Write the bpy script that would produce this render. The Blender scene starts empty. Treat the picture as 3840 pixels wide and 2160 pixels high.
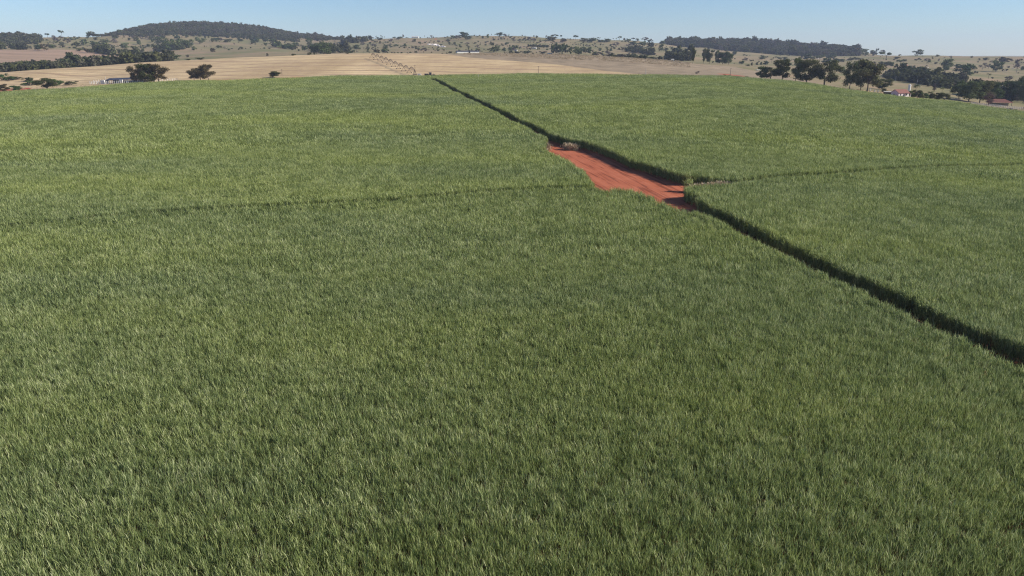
import bpy, bmesh, math, random
import numpy as np
from mathutils import Vector, Matrix, Euler
R = math.radians
rng = np.random.default_rng(7)
random.seed(7)
scene = bpy.context.scene
COL = scene.collection

# ------------------------------------------------------------------ camera, sky, sun, exposure
CAM_H = 38.0
HORIZON_Y = 205.0
FPX = 2560.0
PITCH = math.atan((1080 - HORIZON_Y) / FPX)
cam_d = bpy.data.cameras.new('camera'); cam = bpy.data.objects.new('camera', cam_d); COL.objects.link(cam)
cam_d.lens = 24.0; cam_d.sensor_width = 36.0; cam_d.clip_start = 0.5; cam_d.clip_end = 30000
cam.location = (0, 0, CAM_H); cam.rotation_euler = (math.pi / 2 - PITCH, 0, 0)
scene.camera = cam
SUN_AZ, SUN_EL = 97.0, 30.0      # clockwise from the viewing direction
world = bpy.data.worlds.new("World"); scene.world = world; world.use_nodes = True
wn = world.node_tree.nodes; wl = world.node_tree.links
bg = wn['Background']; sky = wn.new('ShaderNodeTexSky')
sky.sky_type = 'NISHITA'; sky.sun_disc = False
sky.sun_elevation = R(SUN_EL); sky.sun_rotation = R(SUN_AZ)
sky.altitude = 600; sky.air_density = 1.0; sky.dust_density = 0.2; sky.ozone_density = 5.0
tint = wn.new('ShaderNodeMix'); tint.data_type = 'RGBA'; tint.blend_type = 'MULTIPLY'; tint.inputs['Factor'].default_value = 1; tint.inputs['B'].default_value = (.90, .97, 1.08, 1)
wl.new(sky.outputs[0], tint.inputs['A']); wl.new(tint.outputs['Result'], bg.inputs[0]); bg.inputs[1].default_value = 0.08
sl = bpy.data.lights.new('sun', 'SUN'); sun = bpy.data.objects.new('sun', sl); COL.objects.link(sun)
sl.energy = 5.0; sl.angle = R(0.5); sl.color = (1.0, 0.93, 0.82)
sd = Vector((math.sin(R(SUN_AZ)) * math.cos(R(SUN_EL)), math.cos(R(SUN_AZ)) * math.cos(R(SUN_EL)), math.sin(R(SUN_EL))))
sun.rotation_euler = (-sd).to_track_quat('-Z', 'Y').to_euler(); sun.location = (300, -100, 400)
scene.view_settings.view_transform = 'Standard'; scene.view_settings.look = 'None'
scene.view_settings.exposure = 0.55; scene.view_settings.gamma = 1.0
scene.render.engine = 'CYCLES'
cy = scene.cycles
cy.max_bounces = 5; cy.diffuse_bounces = 2; cy.glossy_bounces = 1; cy.transmission_bounces = 3
cy.volume_bounces = 0; cy.transparent_max_bounces = 4
cy.caustics_reflective = False; cy.caustics_refractive = False; cy.use_denoising = True; cy.denoiser = 'OPENIMAGEDENOISE'; cy.denoising_input_passes = 'RGB_ALBEDO_NORMAL'; cy.denoising_prefilter = 'NONE'; cy.pixel_filter_type = 'BLACKMAN_HARRIS'; cy.filter_width = 1.2
HAZE = 0.75e-4

# ------------------------------------------------------------------ terrain (one height function of bearing and distance)
CP, SP = math.cos(PITCH), math.sin(PITCH)
def ray(px, py):
    cx = (px - 1920) / FPX; cyv = -(py - 1080) / FPX
    d = np.array([cx, CP + cyv * SP, -SP + cyv * CP]); return d / np.linalg.norm(d)
def az_el(px, py):
    d = ray(px, py); return math.atan2(d[0], d[1]), d[2] / math.hypot(d[0], d[1])
EDGE = [(0,347),(204,336),(373,325),(640,308),(988,296),(1280,286),(1566,285),(1653,280),(1920,278),(2417,280),(2560,281),(2734,287),
        (2858,297),(2933,304),(3082,320),(3200,340),(3411,366),(3573,383),(3697,403),(3840,425)]
RK = [600,670,800,950,1100,1250,1600,2000,2300,2900,3300,4200,7000]
TAB = {0:[347,322,272,279,254,187,172,142,150,165,190],
200:[336,312,257,262,245,188,170,140,150,165,190],
373:[325,299,247,252,236,192,170,139,150,165,190],
540:[313,280,234,239,232,206,175,134,104,112,170],
640:[308,272,229,234,227,200,165,132,93,100,165],
800:[303,262,220,225,218,195,165,139,92,100,165],
900:[299,255,215,220,214,190,168,143,97,103,165],
1000:[296,248,212,217,210,188,168,147,111,116,165],
1100:[292,242,206,211,206,190,172,151,130,134,170],
1130:[291,240,205,210,206,190,172,154,136,140,170],
1180:[289,238,204,209,205,190,172,155,133,138,170],
1280:[286,235,201,206,203,188,170,149,158,165,190],
1500:[284,232,200,206,203,185,160,142,152,165,190],
1640:[281,232,201,207,204,185,162,144,154,165,190],
1720:[280,232,202,207,204,182,158,135,148,165,190],
1920:[279,235,203,208,205,185,160,136,148,165,190],
2160:[280,240,208,213,211,190,165,146,158,170,190],
2400:[281,250,221,226,222,200,175,156,168,175,190],
2550:[282,262,232,236,230,205,190,177,158,172,190],
2750:[287,273,258,247,243,225,205,192,163,172,190],
2900:[301,286,270,258,250,232,212,203,165,172,190],
3050:[316,299,281,268,258,238,218,209,178,185,190],
3190:[336,314,294,278,265,240,220,210,187,192,195],
3320:[351,331,312,293,275,248,225,209,213,215,216],
3500:[374,349,328,306,285,252,226,211,213,214,214],
3840:[425,401,374,345,318,275,238,215,216,216,216]}
AZG = np.radians(np.arange(-60, 60.01, 0.1))
def smooth_interp(x, xp, fp):
    return np.interp(x, xp, fp)
rows = []
ex = np.array([e[0] for e in EDGE], float); ey = np.array([e[1] for e in EDGE], float)
tx = np.array(sorted(TAB))
for k in range(len(RK)):
    if k == 0: xs, ys = ex, ey + 12.0
    elif k == len(RK) - 1: xs, ys = tx, np.full(len(tx), 210.0)
    else: xs, ys = tx, np.array([TAB[x][k - 1] for x in tx], float)
    # densify in picture x so that the curve is smooth in bearing
    xd = np.linspace(0, 3840, 260); yd = np.interp(xd, xs, ys)
    ker = np.hanning(9); ker /= ker.sum(); yp = np.pad(yd, 4, mode='edge'); yd = np.convolve(yp, ker, 'valid')
    ae = np.array([az_el(a, b) for a, b in zip(xd, yd)])
    rows.append(CAM_H + RK[k] * np.interp(AZG, ae[:, 0], ae[:, 1]))
ZK = np.array(rows)                                   # knots x bearings
RG = np.concatenate([np.arange(0, 600, 10), np.arange(600, 1300, 6), np.arange(1300, 3400, 15), np.arange(3400, 7001, 60)]).astype(float)
def pchip(xk, yk, x):
    h = np.diff(xk)[:, None]; d = np.diff(yk, axis=0) / h
    m = np.zeros_like(yk); m[0] = d[0]; m[-1] = d[-1]
    w1 = 2 * h[1:] + h[:-1]; w2 = h[1:] + 2 * h[:-1]
    same = d[:-1] * d[1:] > 0
    with np.errstate(divide='ignore', invalid='ignore'):
        mm = (w1 + w2) / (w1 / d[:-1] + w2 / d[1:])
    m[1:-1] = np.where(same, np.nan_to_num(mm), 0)
    i = np.clip(np.searchsorted(xk, x) - 1, 0, len(xk) - 2); hh = (xk[i + 1] - xk[i])[:, None]; t = ((x - xk[i])[:, None]) / hh
    return ((2*t**3-3*t**2+1)*yk[i] + (t**3-2*t**2+t)*hh*m[i] + (-2*t**3+3*t**2)*yk[i+1] + (t**3-t**2)*hh*m[i+1])
xk = np.array([0, 70] + RK, float)
yk = np.vstack([np.zeros(len(AZG)), np.zeros(len(AZG)), ZK])
ZG = pchip(xk, yk, RG)
near = RG < 600
t = np.clip((RG[near] - 70) / 530, 0, 1)
ZG[near] = (t ** 1.12)[:, None] * ZK[0][None, :]
def Z(x, y):
    x = np.asarray(x, float); y = np.asarray(y, float)
    az = np.arctan2(x, y); r = np.hypot(x, y)
    fa = np.clip((az - AZG[0]) / (AZG[1] - AZG[0]), 0, len(AZG) - 1.001); ia = fa.astype(int); fa = fa - ia
    r2 = np.clip(r, 0, RG[-1] - 1e-3); ir = np.clip(np.searchsorted(RG, r2, side='right') - 1, 0, len(RG) - 2); fr = (r2 - RG[ir]) / (RG[ir + 1] - RG[ir])
    z = (ZG[ir, ia]*(1-fr)*(1-fa) + ZG[ir+1, ia]*fr*(1-fa) + ZG[ir, ia+1]*(1-fr)*fa + ZG[ir+1, ia+1]*fr*fa)
    k = np.clip((r - 700) / 1500, 0, 1)
    z = z + k * (1.6 * np.sin(x / 61 + 1.3 * np.sin(y / 97)) * np.cos(y / 83 + x / 190) + 0.7 * np.sin(x / 23 + y / 41))
    return z
RS = np.concatenate([np.arange(30, 700, 0.5), np.arange(700, 4200, 2.0)])
def cast(px, py, dz=0.0, rmin=0.0, rmax=4200):
    """first point of the ground (raised by dz) on the sight line; beyond it: the crest of that bearing"""
    d = ray(px, py); hl = math.hypot(d[0], d[1]); rr = RS[(RS >= rmin) & (RS <= rmax)]
    X = d[0] / hl * rr; Y = d[1] / hl * rr; Zr = CAM_H + d[2] / hl * rr
    g = Z(X, Y) + dz; diff = Zr - g; idx = np.where(diff <= 0)[0]
    if len(idx):
        i = idx[0]
        if i > 0:
            k = diff[i - 1] / (diff[i - 1] - diff[i] + 1e-9); x_ = X[i - 1] + (X[i] - X[i - 1]) * k; y_ = Y[i - 1] + (Y[i] - Y[i - 1]) * k
            return Vector((x_, y_, float(Z(x_, y_))))
    else:
        i = int(np.argmin(diff / rr))                 # sky: stand on the ridge
    return Vector((X[i], Y[i], float(Z(X[i], Y[i]))))
def depth(p):
    return p.y * CP - (p.z - CAM_H) * SP
def mpx(p):            # metres per photograph pixel at p
    return depth(p) / FPX

# ------------------------------------------------------------------ helpers
def link(o, parent=None):
    COL.objects.link(o)
    if parent is not None: o.parent = parent
    return o
def tag(o, label=None, cat=None, group=None, kind=None):
    if label: o['label'] = label
    if cat: o['category'] = cat
    if group: o['group'] = group
    if kind: o['kind'] = kind
    return o
def empty(name, loc, rz=0.0, sc=(1, 1, 1)):
    o = bpy.data.objects.new(name, None); o.empty_display_size = 0.5
    o.location = loc; o.rotation_euler = (0, 0, rz); o.scale = sc; return link(o)
def mesh_np(name, V, F, mat=None, smooth=False, attrs=None):
    me = bpy.data.meshes.new(name); V = np.asarray(V, np.float32); F = np.asarray(F, np.int32); n = F.shape[1]
    me.vertices.add(len(V)); me.vertices.foreach_set('co', V.ravel())
    me.loops.add(F.size); me.loops.foreach_set('vertex_index', F.ravel())
    me.polygons.add(len(F)); me.polygons.foreach_set('loop_start', np.arange(0, F.size, n, dtype=np.int32))
    me.polygons.foreach_set('loop_total', np.full(len(F), n, np.int32))
    me.polygons.foreach_set('use_smooth', np.full(len(F), smooth, bool))
    for an, (dom, arr) in (attrs or {}).items():
        a = me.attributes.new(an, 'FLOAT', dom); a.data.foreach_set('value', np.asarray(arr, np.float32).ravel())
    me.update(calc_edges=True)
    if mat: me.materials.append(mat)
    return me
class MB:
    """collects boxes, tubes and prisms and links them as one mesh object"""
    def __init__(s): s.v = []; s.f = []
    def add(s, vs, fs):
        b = len(s.v); s.v += [tuple(v) for v in vs]; s.f += [tuple(i + b for i in f) for f in fs]
    def box(s, c, d, rz=0.0, taper=1.0):
        cx, cy_, cz = c; dx, dy, dz = d[0] / 2, d[1] / 2, d[2] / 2; ca, sa = math.cos(rz), math.sin(rz); vs = []
        for zz, k in ((-dz, 1), (dz, taper)):
            for a, b in ((-1, -1), (1, -1), (1, 1), (-1, 1)):
                x, y = a * dx * k, b * dy * k; vs.append((cx + x * ca - y * sa, cy_ + x * sa + y * ca, cz + zz))
        s.add(vs, [(3, 2, 1, 0), (4, 5, 6, 7), (0, 1, 5, 4), (1, 2, 6, 5), (2, 3, 7, 6), (3, 0, 4, 7)])
    def tube(s, pts, rad, n=6, caps=True):
        pts = [Vector(p) for p in pts]; rad = rad if hasattr(rad, '__len__') else [rad] * len(pts); vs = []; fs = []
        for i, p in enumerate(pts):
            t_ = (pts[min(i + 1, len(pts) - 1)] - pts[max(i - 1, 0)]).normalized()
            a = t_.orthogonal().normalized() if i == 0 else (pa - t_ * pa.dot(t_)).normalized()
            pa = a; b = t_.cross(a)
            for k in range(n):
                w = 2 * math.pi * k / n; vs.append(p + (a * math.cos(w) + b * math.sin(w)) * rad[i])
        for i in range(len(pts) - 1):
            for k in range(n):
                fs.append((i * n + k, i * n + (k + 1) % n, (i + 1) * n + (k + 1) % n, (i + 1) * n + k))
        if caps: fs.append(tuple(range(n - 1, -1, -1))); fs.append(tuple((len(pts) - 1) * n + k for k in range(n)))
        s.add(vs, fs)
    def prism(s, poly, y0, y1):      # poly in (x,z), extruded along y
        n = len(poly); vs = [(p[0], y0, p[1]) for p in poly] + [(p[0], y1, p[1]) for p in poly]
        fs = [tuple(range(n)), tuple(range(2 * n - 1, n - 1, -1))] + [(i + n, (i + 1) % n + n, (i + 1) % n, i) for i in range(n)]
        s.add(vs, fs)
    def build(s, name, mat, parent=None, bevel=0.0, smooth=False):
        me = bpy.data.meshes.new(name); me.from_pydata(s.v, [], s.f); me.update(); me.materials.append(mat)
        bm = bmesh.new(); bm.from_mesh(me); bmesh.ops.recalc_face_normals(bm, faces=bm.faces); bm.to_mesh(me); bm.free()
        if smooth: me.polygons.foreach_set('use_smooth', [True] * len(me.polygons))
        o = bpy.data.objects.new(name, me)
        if bevel: m = o.modifiers.new('bevel', 'BEVEL'); m.width = bevel; m.segments = 2
        return link(o, parent)

# ------------------------------------------------------------------ materials
def new_mat(name):
    m = bpy.data.materials.new(name); m.use_nodes = True; nt = m.node_tree; nt.nodes.clear()
    return m, nt, nt.nodes, nt.links
def paint(name, col, rough=0.6, var=0.15, scale=2.0, metal=0.0):
    m, nt, N, L = new_mat(name); out = N.new('ShaderNodeOutputMaterial'); b = N.new('ShaderNodeBsdfPrincipled')
    tc = N.new('ShaderNodeTexCoord'); no = N.new('ShaderNodeTexNoise'); no.inputs['Scale'].default_value = scale; no.inputs['Detail'].default_value = 5
    mr = N.new('ShaderNodeMapRange'); mr.inputs[1].default_value = 0.3; mr.inputs[2].default_value = 0.7; mr.inputs[3].default_value = 1 - var; mr.inputs[4].default_value = 1 + var
    mx = N.new('ShaderNodeVectorMath'); mx.operation = 'SCALE'; mx.inputs[0].default_value = col
    L.new(tc.outputs['Object'], no.inputs['Vector']); L.new(no.outputs[0], mr.inputs[0]); L.new(mr.outputs[0], mx.inputs['Scale'])
    L.new(mx.outputs[0], b.inputs['Base Color']); b.inputs['Roughness'].default_value = rough; b.inputs['Metallic'].default_value = metal
    L.new(b.outputs[0], out.inputs[0]); return m
def ramp(N, stops):
    r = N.new('ShaderNodeValToRGB'); el = r.color_ramp.elements
    while len(el) > 1: el.remove(el[-1])
    el[0].position = stops[0][0]; el[0].color = (*stops[0][1], 1)
    for p, c in stops[1:]: e = el.new(p); e.color = (*c, 1)
    return r
def foliage(name, stops, trans=0.3, patch=None, patch_scale=0.02, rough=None, rand_w=0.75):
    """leaf colour: a random value per leaf, a second colour set taking over in large patches of ground"""
    m, nt, N, L = new_mat(name); out = N.new('ShaderNodeOutputMaterial')
    at = N.new('ShaderNodeAttribute'); at.attribute_name = 'rnd'; oi = N.new('ShaderNodeObjectInfo')
    a1 = N.new('ShaderNodeMath'); a1.operation = 'MULTIPLY'; a1.inputs[1].default_value = rand_w; L.new(at.outputs['Fac'], a1.inputs[0])
    a2 = N.new('ShaderNodeMath'); a2.operation = 'MULTIPLY_ADD'; a2.inputs[1].default_value = 1 - rand_w; L.new(oi.outputs['Random'], a2.inputs[0]); L.new(a1.outputs[0], a2.inputs[2])
    r1 = ramp(N, stops); L.new(a2.outputs[0], r1.inputs[0]); col = r1.outputs[0]
    if patch:
        r2 = ramp(N, patch); L.new(a2.outputs[0], r2.inputs[0])
        ge = N.new('ShaderNodeNewGeometry'); no = N.new('ShaderNodeTexNoise'); no.inputs['Scale'].default_value = patch_scale; no.inputs['Detail'].default_value = 4; no.inputs['Roughness'].default_value = 0.55
        mp = N.new('ShaderNodeMapping'); mp.inputs['Scale'].default_value = (0.3, 1, 0); L.new(ge.outputs['Position'], mp.inputs[0]); L.new(mp.outputs[0], no.inputs['Vector'])
        mr = N.new('ShaderNodeMapRange'); mr.inputs[1].default_value = 0.34; mr.inputs[2].default_value = 0.76
        sp_ = N.new('ShaderNodeSeparateXYZ'); L.new(ge.outputs['Position'], sp_.inputs[0]); m3 = N.new('ShaderNodeMapRange'); m3.inputs[1].default_value = 70; m3.inputs[2].default_value = 230; m3.inputs[3].default_value = -.03; m3.inputs[4].default_value = .09; L.new(sp_.outputs[1], m3.inputs[0])
        ad = N.new('ShaderNodeMath'); L.new(no.outputs[0], ad.inputs[0]); L.new(m3.outputs[0], ad.inputs[1]); L.new(ad.outputs[0], mr.inputs[0])      # the second colour set gains weight gradually with distance along y
        mx = N.new('ShaderNodeMix'); mx.data_type = 'RGBA'; L.new(mr.outputs[0], mx.inputs['Factor']); L.new(r1.outputs[0], mx.inputs['A']); L.new(r2.outputs[0], mx.inputs['B']); col = mx.outputs['Result']
    d = N.new('ShaderNodeBsdfDiffuse'); tr = N.new('ShaderNodeBsdfTranslucent'); ms = N.new('ShaderNodeMixShader'); ms.inputs[0].default_value = trans
    L.new(col, d.inputs[0]); L.new(col, tr.inputs[0]); L.new(d.outputs[0], ms.inputs[1]); L.new(tr.outputs[0], ms.inputs[2]); sh = ms.outputs[0]
    if rough:
        g = N.new('ShaderNodeBsdfGlossy'); g.inputs['Roughness'].default_value = rough; g.inputs[0].default_value = (0.8, 0.85, 0.8, 1)
        m2 = N.new('ShaderNodeMixShader'); m2.inputs[0].default_value = 0.025; L.new(sh, m2.inputs[1]); L.new(g.outputs[0], m2.inputs[2]); sh = m2.outputs[0]
    L.new(sh, out.inputs[0]); return m
M = {}
M['cane'] = foliage('cane_leaf', [(0, (.040, .068, .024)), (.4, (.165, .222, .078)), (.75, (.340, .390, .165)), (1, (.62, .64, .38))], .36,
                    patch=[(0, (.092, .125, .024)), (.4, (.275, .330, .076)), (.75, (.440, .480, .150)), (1, (.58, .59, .28))], patch_scale=.022, rough=.5)
M['straw'] = foliage('dry_straw', [(0, (.22, .17, .10)), (.6, (.42, .33, .22)), (1, (.60, .50, .36))], .2)
M['tree_green'] = foliage('tree_leaf', [(0, (.034, .055, .019)), (.5, (.078, .106, .038)), (1, (.18, .20, .09))], .25, rand_w=.45)
M['tree_olive'] = foliage('tree_leaf_olive', [(0, (.038, .048, .016)), (.5, (.080, .088, .033)), (1, (.15, .148, .07))], .25, rand_w=.45)
M['tree_brown'] = foliage('tree_leaf_brown', [(0, (.040, .032, .016)), (.5, (.090, .072, .034)), (1, (.16, .13, .07))], .2, rand_w=.45)
M['tree_grey'] = foliage('bare_twigs', [(0, (.06, .048, .042)), (.5, (.11, .088, .078)), (1, (.17, .14, .12))], .1, rand_w=.45)
M['wood_green'] = foliage('wood_leaf', [(0, (.026, .042, .014)), (.5, (.058, .080, .030)), (1, (.11, .13, .055))], .2, patch=[(0, (.035, .033, .022)), (.5, (.085, .075, .056)), (1, (.15, .125, .10))], patch_scale=.012, rand_w=.3)
M['bright'] = foliage('bright_leaf', [(0, (.035, .065, .018)), (.5, (.075, .12, .035)), (1, (.15, .19, .07))], .25, rand_w=.45)
M['bark'] = paint('bark', (.10, .075, .055), .9, .3, 1.5)
M['pale_bark'] = paint('pale_bark', (.24, .20, .16), .9, .25, 1.5)
M['white'] = paint('white_wall', (.66, .64, .59), .7, .06, .6)
M['red_tile'] = paint('red_roof_tile', (.19, .066, .045), .8, .25, 1.2)
M['dark_roof'] = paint('dark_roof_sheet', (.045, .045, .062), .5, .3, .3)
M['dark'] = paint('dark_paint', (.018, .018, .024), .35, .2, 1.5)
M['tyre'] = paint('tyre_rubber', (.015, .015, .015), .9, .2, 3)
M['glass'] = paint('window_glass', (.03, .04, .05), .1, .1, 1)
M['steel'] = paint('galvanised_steel', (.13, .10, .085), .55, .3, .4, .35)
M['pole'] = paint('concrete_pole', (.42, .40, .36), .9, .15, 2)
M['dark_pole'] = paint('weathered_wood_pole', (.12, .095, .075), .9, .25, 2)
M['grey_wood'] = paint('grey_weathered_planks', (.30, .28, .26), .9, .3, .8)
M['hide'] = paint('black_hide', (.018, .014, .012), .7, .2, 3)
M['white_hide'] = paint('white_hide', (.70, .66, .58), .8, .1, 2)
M['rock'] = paint('pale_rock', (.55, .50, .47), .9, .35, .5)
M['orange'] = paint('dull_red_paint', (.40, .09, .05), .6, .2, 2)

def ground_mat():
    m, nt, N, L = new_mat('ground_cover'); out = N.new('ShaderNodeOutputMaterial'); b = N.new('ShaderNodeBsdfPrincipled'); b.inputs['Roughness'].default_value = .95
    b.inputs['Specular IOR Level'].default_value = .1
    ge = N.new('ShaderNodeNewGeometry')
    def noise(s, det=6, mapping=None, rough=.6):
        n = N.new('ShaderNodeTexNoise'); n.inputs['Scale'].default_value = s; n.inputs['Detail'].default_value = det; n.inputs['Roughness'].default_value = rough
        if mapping:
            mp = N.new('ShaderNodeMapping'); mp.inputs['Scale'].default_value = mapping[0]; mp.inputs['Rotation'].default_value = (0, 0, R(mapping[1])); L.new(ge.outputs['Position'], mp.inputs[0]); L.new(mp.outputs[0], n.inputs['Vector'])
        else: L.new(ge.outputs['Position'], n.inputs['Vector'])
        return n.outputs[0]
    def rmp(src, stops): r = ramp(N, stops); L.new(src, r.inputs[0]); return r.outputs[0]
    def mix(f, a, b_):
        x = N.new('ShaderNodeMix'); x.data_type = 'RGBA'
        if isinstance(f, float): x.inputs['Factor'].default_value = f
        else: L.new(f, x.inputs['Factor'])
        L.new(a, x.inputs['A']); L.new(b_, x.inputs['B']); return x.outputs['Result']
    def attr(n): a = N.new('ShaderNodeAttribute'); a.attribute_name = n; return a.outputs['Fac']
    def sharpen(f, s, amp=.5):      # ragged edge where one cover meets the next
        a = N.new('ShaderNodeMath'); a.operation = 'MULTIPLY_ADD'; L.new(noise(s, 5), a.inputs[0]); a.inputs[1].default_value = amp; L.new(f, a.inputs[2])
        r = N.new('ShaderNodeMapRange'); r.inputs[1].default_value = .5 + amp * .35; r.inputs[2].default_value = .5 + amp * .65; L.new(a.outputs[0], r.inputs[0]); return r.outputs[0]
    pasture = rmp(noise(.009, 9, None, .68), [(.28, (.125, .130, .050)), (.41, (.175, .158, .072)), (.52, (.235, .185, .10)), (.66, (.30, .205, .13))])
    pasture = mix(rmp(noise(.11, 6), [(.45, (0, 0, 0)), (.75, (.55, .55, .55))]), pasture, rmp(noise(.5, 3), [(.3, (.10, .105, .05)), (.7, (.16, .15, .08))]))
    tan = rmp(noise(.010, 8, ((1, .25, 1), 20), .65), [(.30, (.36, .255, .135)), (.47, (.50, .37, .205)), (.62, (.60, .455, .26)), (.75, (.65, .50, .30))])
    tan = mix(rmp(noise(.045, 8, ((.5, 1, 1), -8), .75), [(.47, (0, 0, 0)), (.66, (.8, .8, .8))]), tan, rmp(noise(.3, 4), [(.3, (.25, .165, .10)), (.7, (.40, .28, .18))]))
    def lines(sc, rot, dist, w0):      # thin darker contour lines left by the harvester and the terraces
        mp = N.new('ShaderNodeMapping'); mp.inputs['Rotation'].default_value = (0, 0, R(rot)); L.new(ge.outputs['Position'], mp.inputs[0])
        w = N.new('ShaderNodeTexWave'); w.wave_type = 'BANDS'; w.bands_direction = 'Y'; w.inputs['Scale'].default_value = sc; w.inputs['Distortion'].default_value = dist; w.inputs['Detail'].default_value = 3; w.inputs['Detail Scale'].default_value = .35
        L.new(mp.outputs[0], w.inputs['Vector']); return rmp(w.outputs['Fac'], [(w0, (0, 0, 0)), (1, (.75, .75, .75))])
    dk = rmp(noise(.3, 4), [(.3, (.22, .145, .085)), (.7, (.34, .235, .15))])
    tan = mix(lines(.0085, 6, 9, .86), tan, dk); tan = mix(lines(.021, -9, 7, .90), tan, dk)
    pink = rmp(noise(.03, 8, ((.12, 1, 1), -12), .7), [(.30, (.21, .15, .10)), (.5, (.31, .215, .15)), (.68, (.38, .24, .17))])
    pink = mix(lines(.030, 20, 5, .7), pink, dk)
    red = rmp(noise(.10, 9, None, .7), [(.28, (.20, .055, .028)), (.5, (.36, .095, .05)), (.72, (.50, .16, .095))])
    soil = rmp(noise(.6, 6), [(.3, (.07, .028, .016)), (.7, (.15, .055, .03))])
    dark = rmp(noise(.05, 8, None, .7), [(.3, (.17, .13, .085)), (.5, (.26, .20, .13)), (.7, (.34, .26, .175))])
    c = pasture
    c = mix(sharpen(attr('pink'), .03), c, pink)
    c = mix(sharpen(attr('tan'), .05), c, tan)
    c = mix(sharpen(attr('dun'), .02), c, dark)
    c = mix(sharpen(attr('red'), .08), c, red)
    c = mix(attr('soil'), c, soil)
    L.new(c, b.inputs['Base Color'])
    bp = N.new('ShaderNodeBump'); bp.inputs['Strength'].default_value = .5; bp.inputs['Distance'].default_value = .5; L.new(noise(.8, 6), bp.inputs['Height']); L.new(bp.outputs[0], b.inputs['Normal'])
    L.new(b.outputs[0], out.inputs[0]); return m
def road_mat():
    m, nt, N, L = new_mat('red_earth_road'); out = N.new('ShaderNodeOutputMaterial'); b = N.new('ShaderNodeBsdfPrincipled'); b.inputs['Roughness'].default_value = .95; b.inputs['Specular IOR Level'].default_value = .1
    ge = N.new('ShaderNodeNewGeometry')
    mp = N.new('ShaderNodeMapping'); mp.vector_type = 'TEXTURE'; mp.inputs['Rotation'].default_value = (0, 0, R(13)); mp.inputs['Scale'].default_value = (1, 18, 1); L.new(ge.outputs['Position'], mp.inputs[0])
    n1 = N.new('ShaderNodeTexNoise'); n1.inputs['Scale'].default_value = 1.0; n1.inputs['Detail'].default_value = 5; n1.inputs['Distortion'].default_value = .6; L.new(mp.outputs[0], n1.inputs['Vector'])
    n2 = N.new('ShaderNodeTexNoise'); n2.inputs['Scale'].default_value = .18; n2.inputs['Detail'].default_value = 9; n2.inputs['Roughness'].default_value = .7; L.new(ge.outputs['Position'], n2.inputs['Vector'])
    r1 = ramp(N, [(.38, (.14, .038, .02)), (.46, (.36, .105, .054)), (.65, (.43, .14, .075))]); L.new(n1.outputs[0], r1.inputs[0])
    r2 = ramp(N, [(.30, (.24, .066, .034)), (.5, (.37, .112, .058)), (.72, (.48, .185, .11))]); L.new(n2.outputs[0], r2.inputs[0])
    x = N.new('ShaderNodeMix'); x.data_type = 'RGBA'; x.inputs['Factor'].default_value = .36; L.new(r1.outputs[0], x.inputs['A']); L.new(r2.outputs[0], x.inputs['B']); L.new(x.outputs['Result'], b.inputs['Base Color'])
    bp = N.new('ShaderNodeBump'); bp.inputs['Strength'].default_value = .7; bp.inputs['Distance'].default_value = .12; L.new(n1.outputs[0], bp.inputs['Height']); L.new(bp.outputs[0], b.inputs['Normal'])
    L.new(b.outputs[0], out.inputs[0]); return m
M['ground'] = ground_mat(); M['road'] = road_mat()

# ------------------------------------------------------------------ field shapes on the ground plan
def xy(pts, dz): return np.array([cast(a, b, dz, rmax=640)[:2] for a, b in pts])
CANE = 3.15
far_left = xy([(1612,294),(1638,308),(1697,341),(1722,349),(1752,368),(1827,403),(1900,439),(1963,476),(1982,493),(2019,508),(2049,532)], CANE)
near_left = xy([(2578,793),(2657,804),(2683,826),(2713,849),(2768,871),(2824,886),(2860,908),(3000,986),(3041,1010),(3103,1028),(3166,1066),(3242,1097),
                (3321,1135),(3431,1173),(3483,1207),(3552,1216),(3632,1262),(3725,1311),(3840,1373)], CANE)
fit = np.polyfit(np.r_[far_left[:, 1], near_left[:, 1]], np.r_[far_left[:, 0], near_left[:, 0]], 1)      # the track runs dead straight; the cane margin wavers
for P_ in (far_left, near_left): P_[:, 0] = P_[:, 0] * .45 + np.polyval(fit, P_[:, 1]) * .55
near_left = near_left[[0, 2, 4, 6, 8, 10, 12, 14, 16, 18]]
dvec = np.array([-fit[0], -1.0]); dvec /= np.linalg.norm(dvec)
near_left = np.vstack([near_left, near_left[-1] + dvec * 30, near_left[-1] + dvec * 90])
def offset(P, w):     # to the right-hand side seen from the camera (+x side)
    out = []
    for i in range(len(P)):
        t_ = P[min(i + 1, len(P) - 1)] - P[max(i - 1, 0)]; t_ /= np.linalg.norm(t_) + 1e-9; n = np.array([-t_[1], t_[0]]) ; n = n if n[0] > 0 else -n; out.append(P[i] + n * w)
    return np.array(out)
fd = np.array([-fit[0], -1.0]); far_x = np.vstack([far_left, far_left[-1] + fd * 9]); near_x = np.vstack([near_left[0] - fd * 9, near_left])
def waver(P, w):
    Q = [P[0]]
    for a, b in zip(P[:-1], P[1:]):
        n = max(1, int(np.linalg.norm(b - a) / 4)); Q += [a + (b - a) * k / n for k in range(1, n + 1)]
    Q = np.array(Q); y = Q[:, 1]; Q[:, 0] += w * (np.sin(y / 7.3) + .7 * np.sin(y / 3.1 + 1) + .5 * np.sin(y / 19)); return Q
track_far = waver(offset(far_x, 3.0), .5); track_near = waver(offset(near_x, 3.0), .4)
clear_left = xy([(2049,532),(2034,558),(2079,577),(2131,603),(2187,640),(2217,681),(2247,707),(2329,709),(2403,724),(2478,757),(2534,782),(2578,793)], CANE)
clear_right = xy([(2057,536),(2120,558),(2161,562),(2220,584),(2273,606),(2329,636),(2422,662),(2478,685),(2534,701),(2546,706),(2524,729),(2519,744),(2538,767),(2600,791)], 0)
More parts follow.
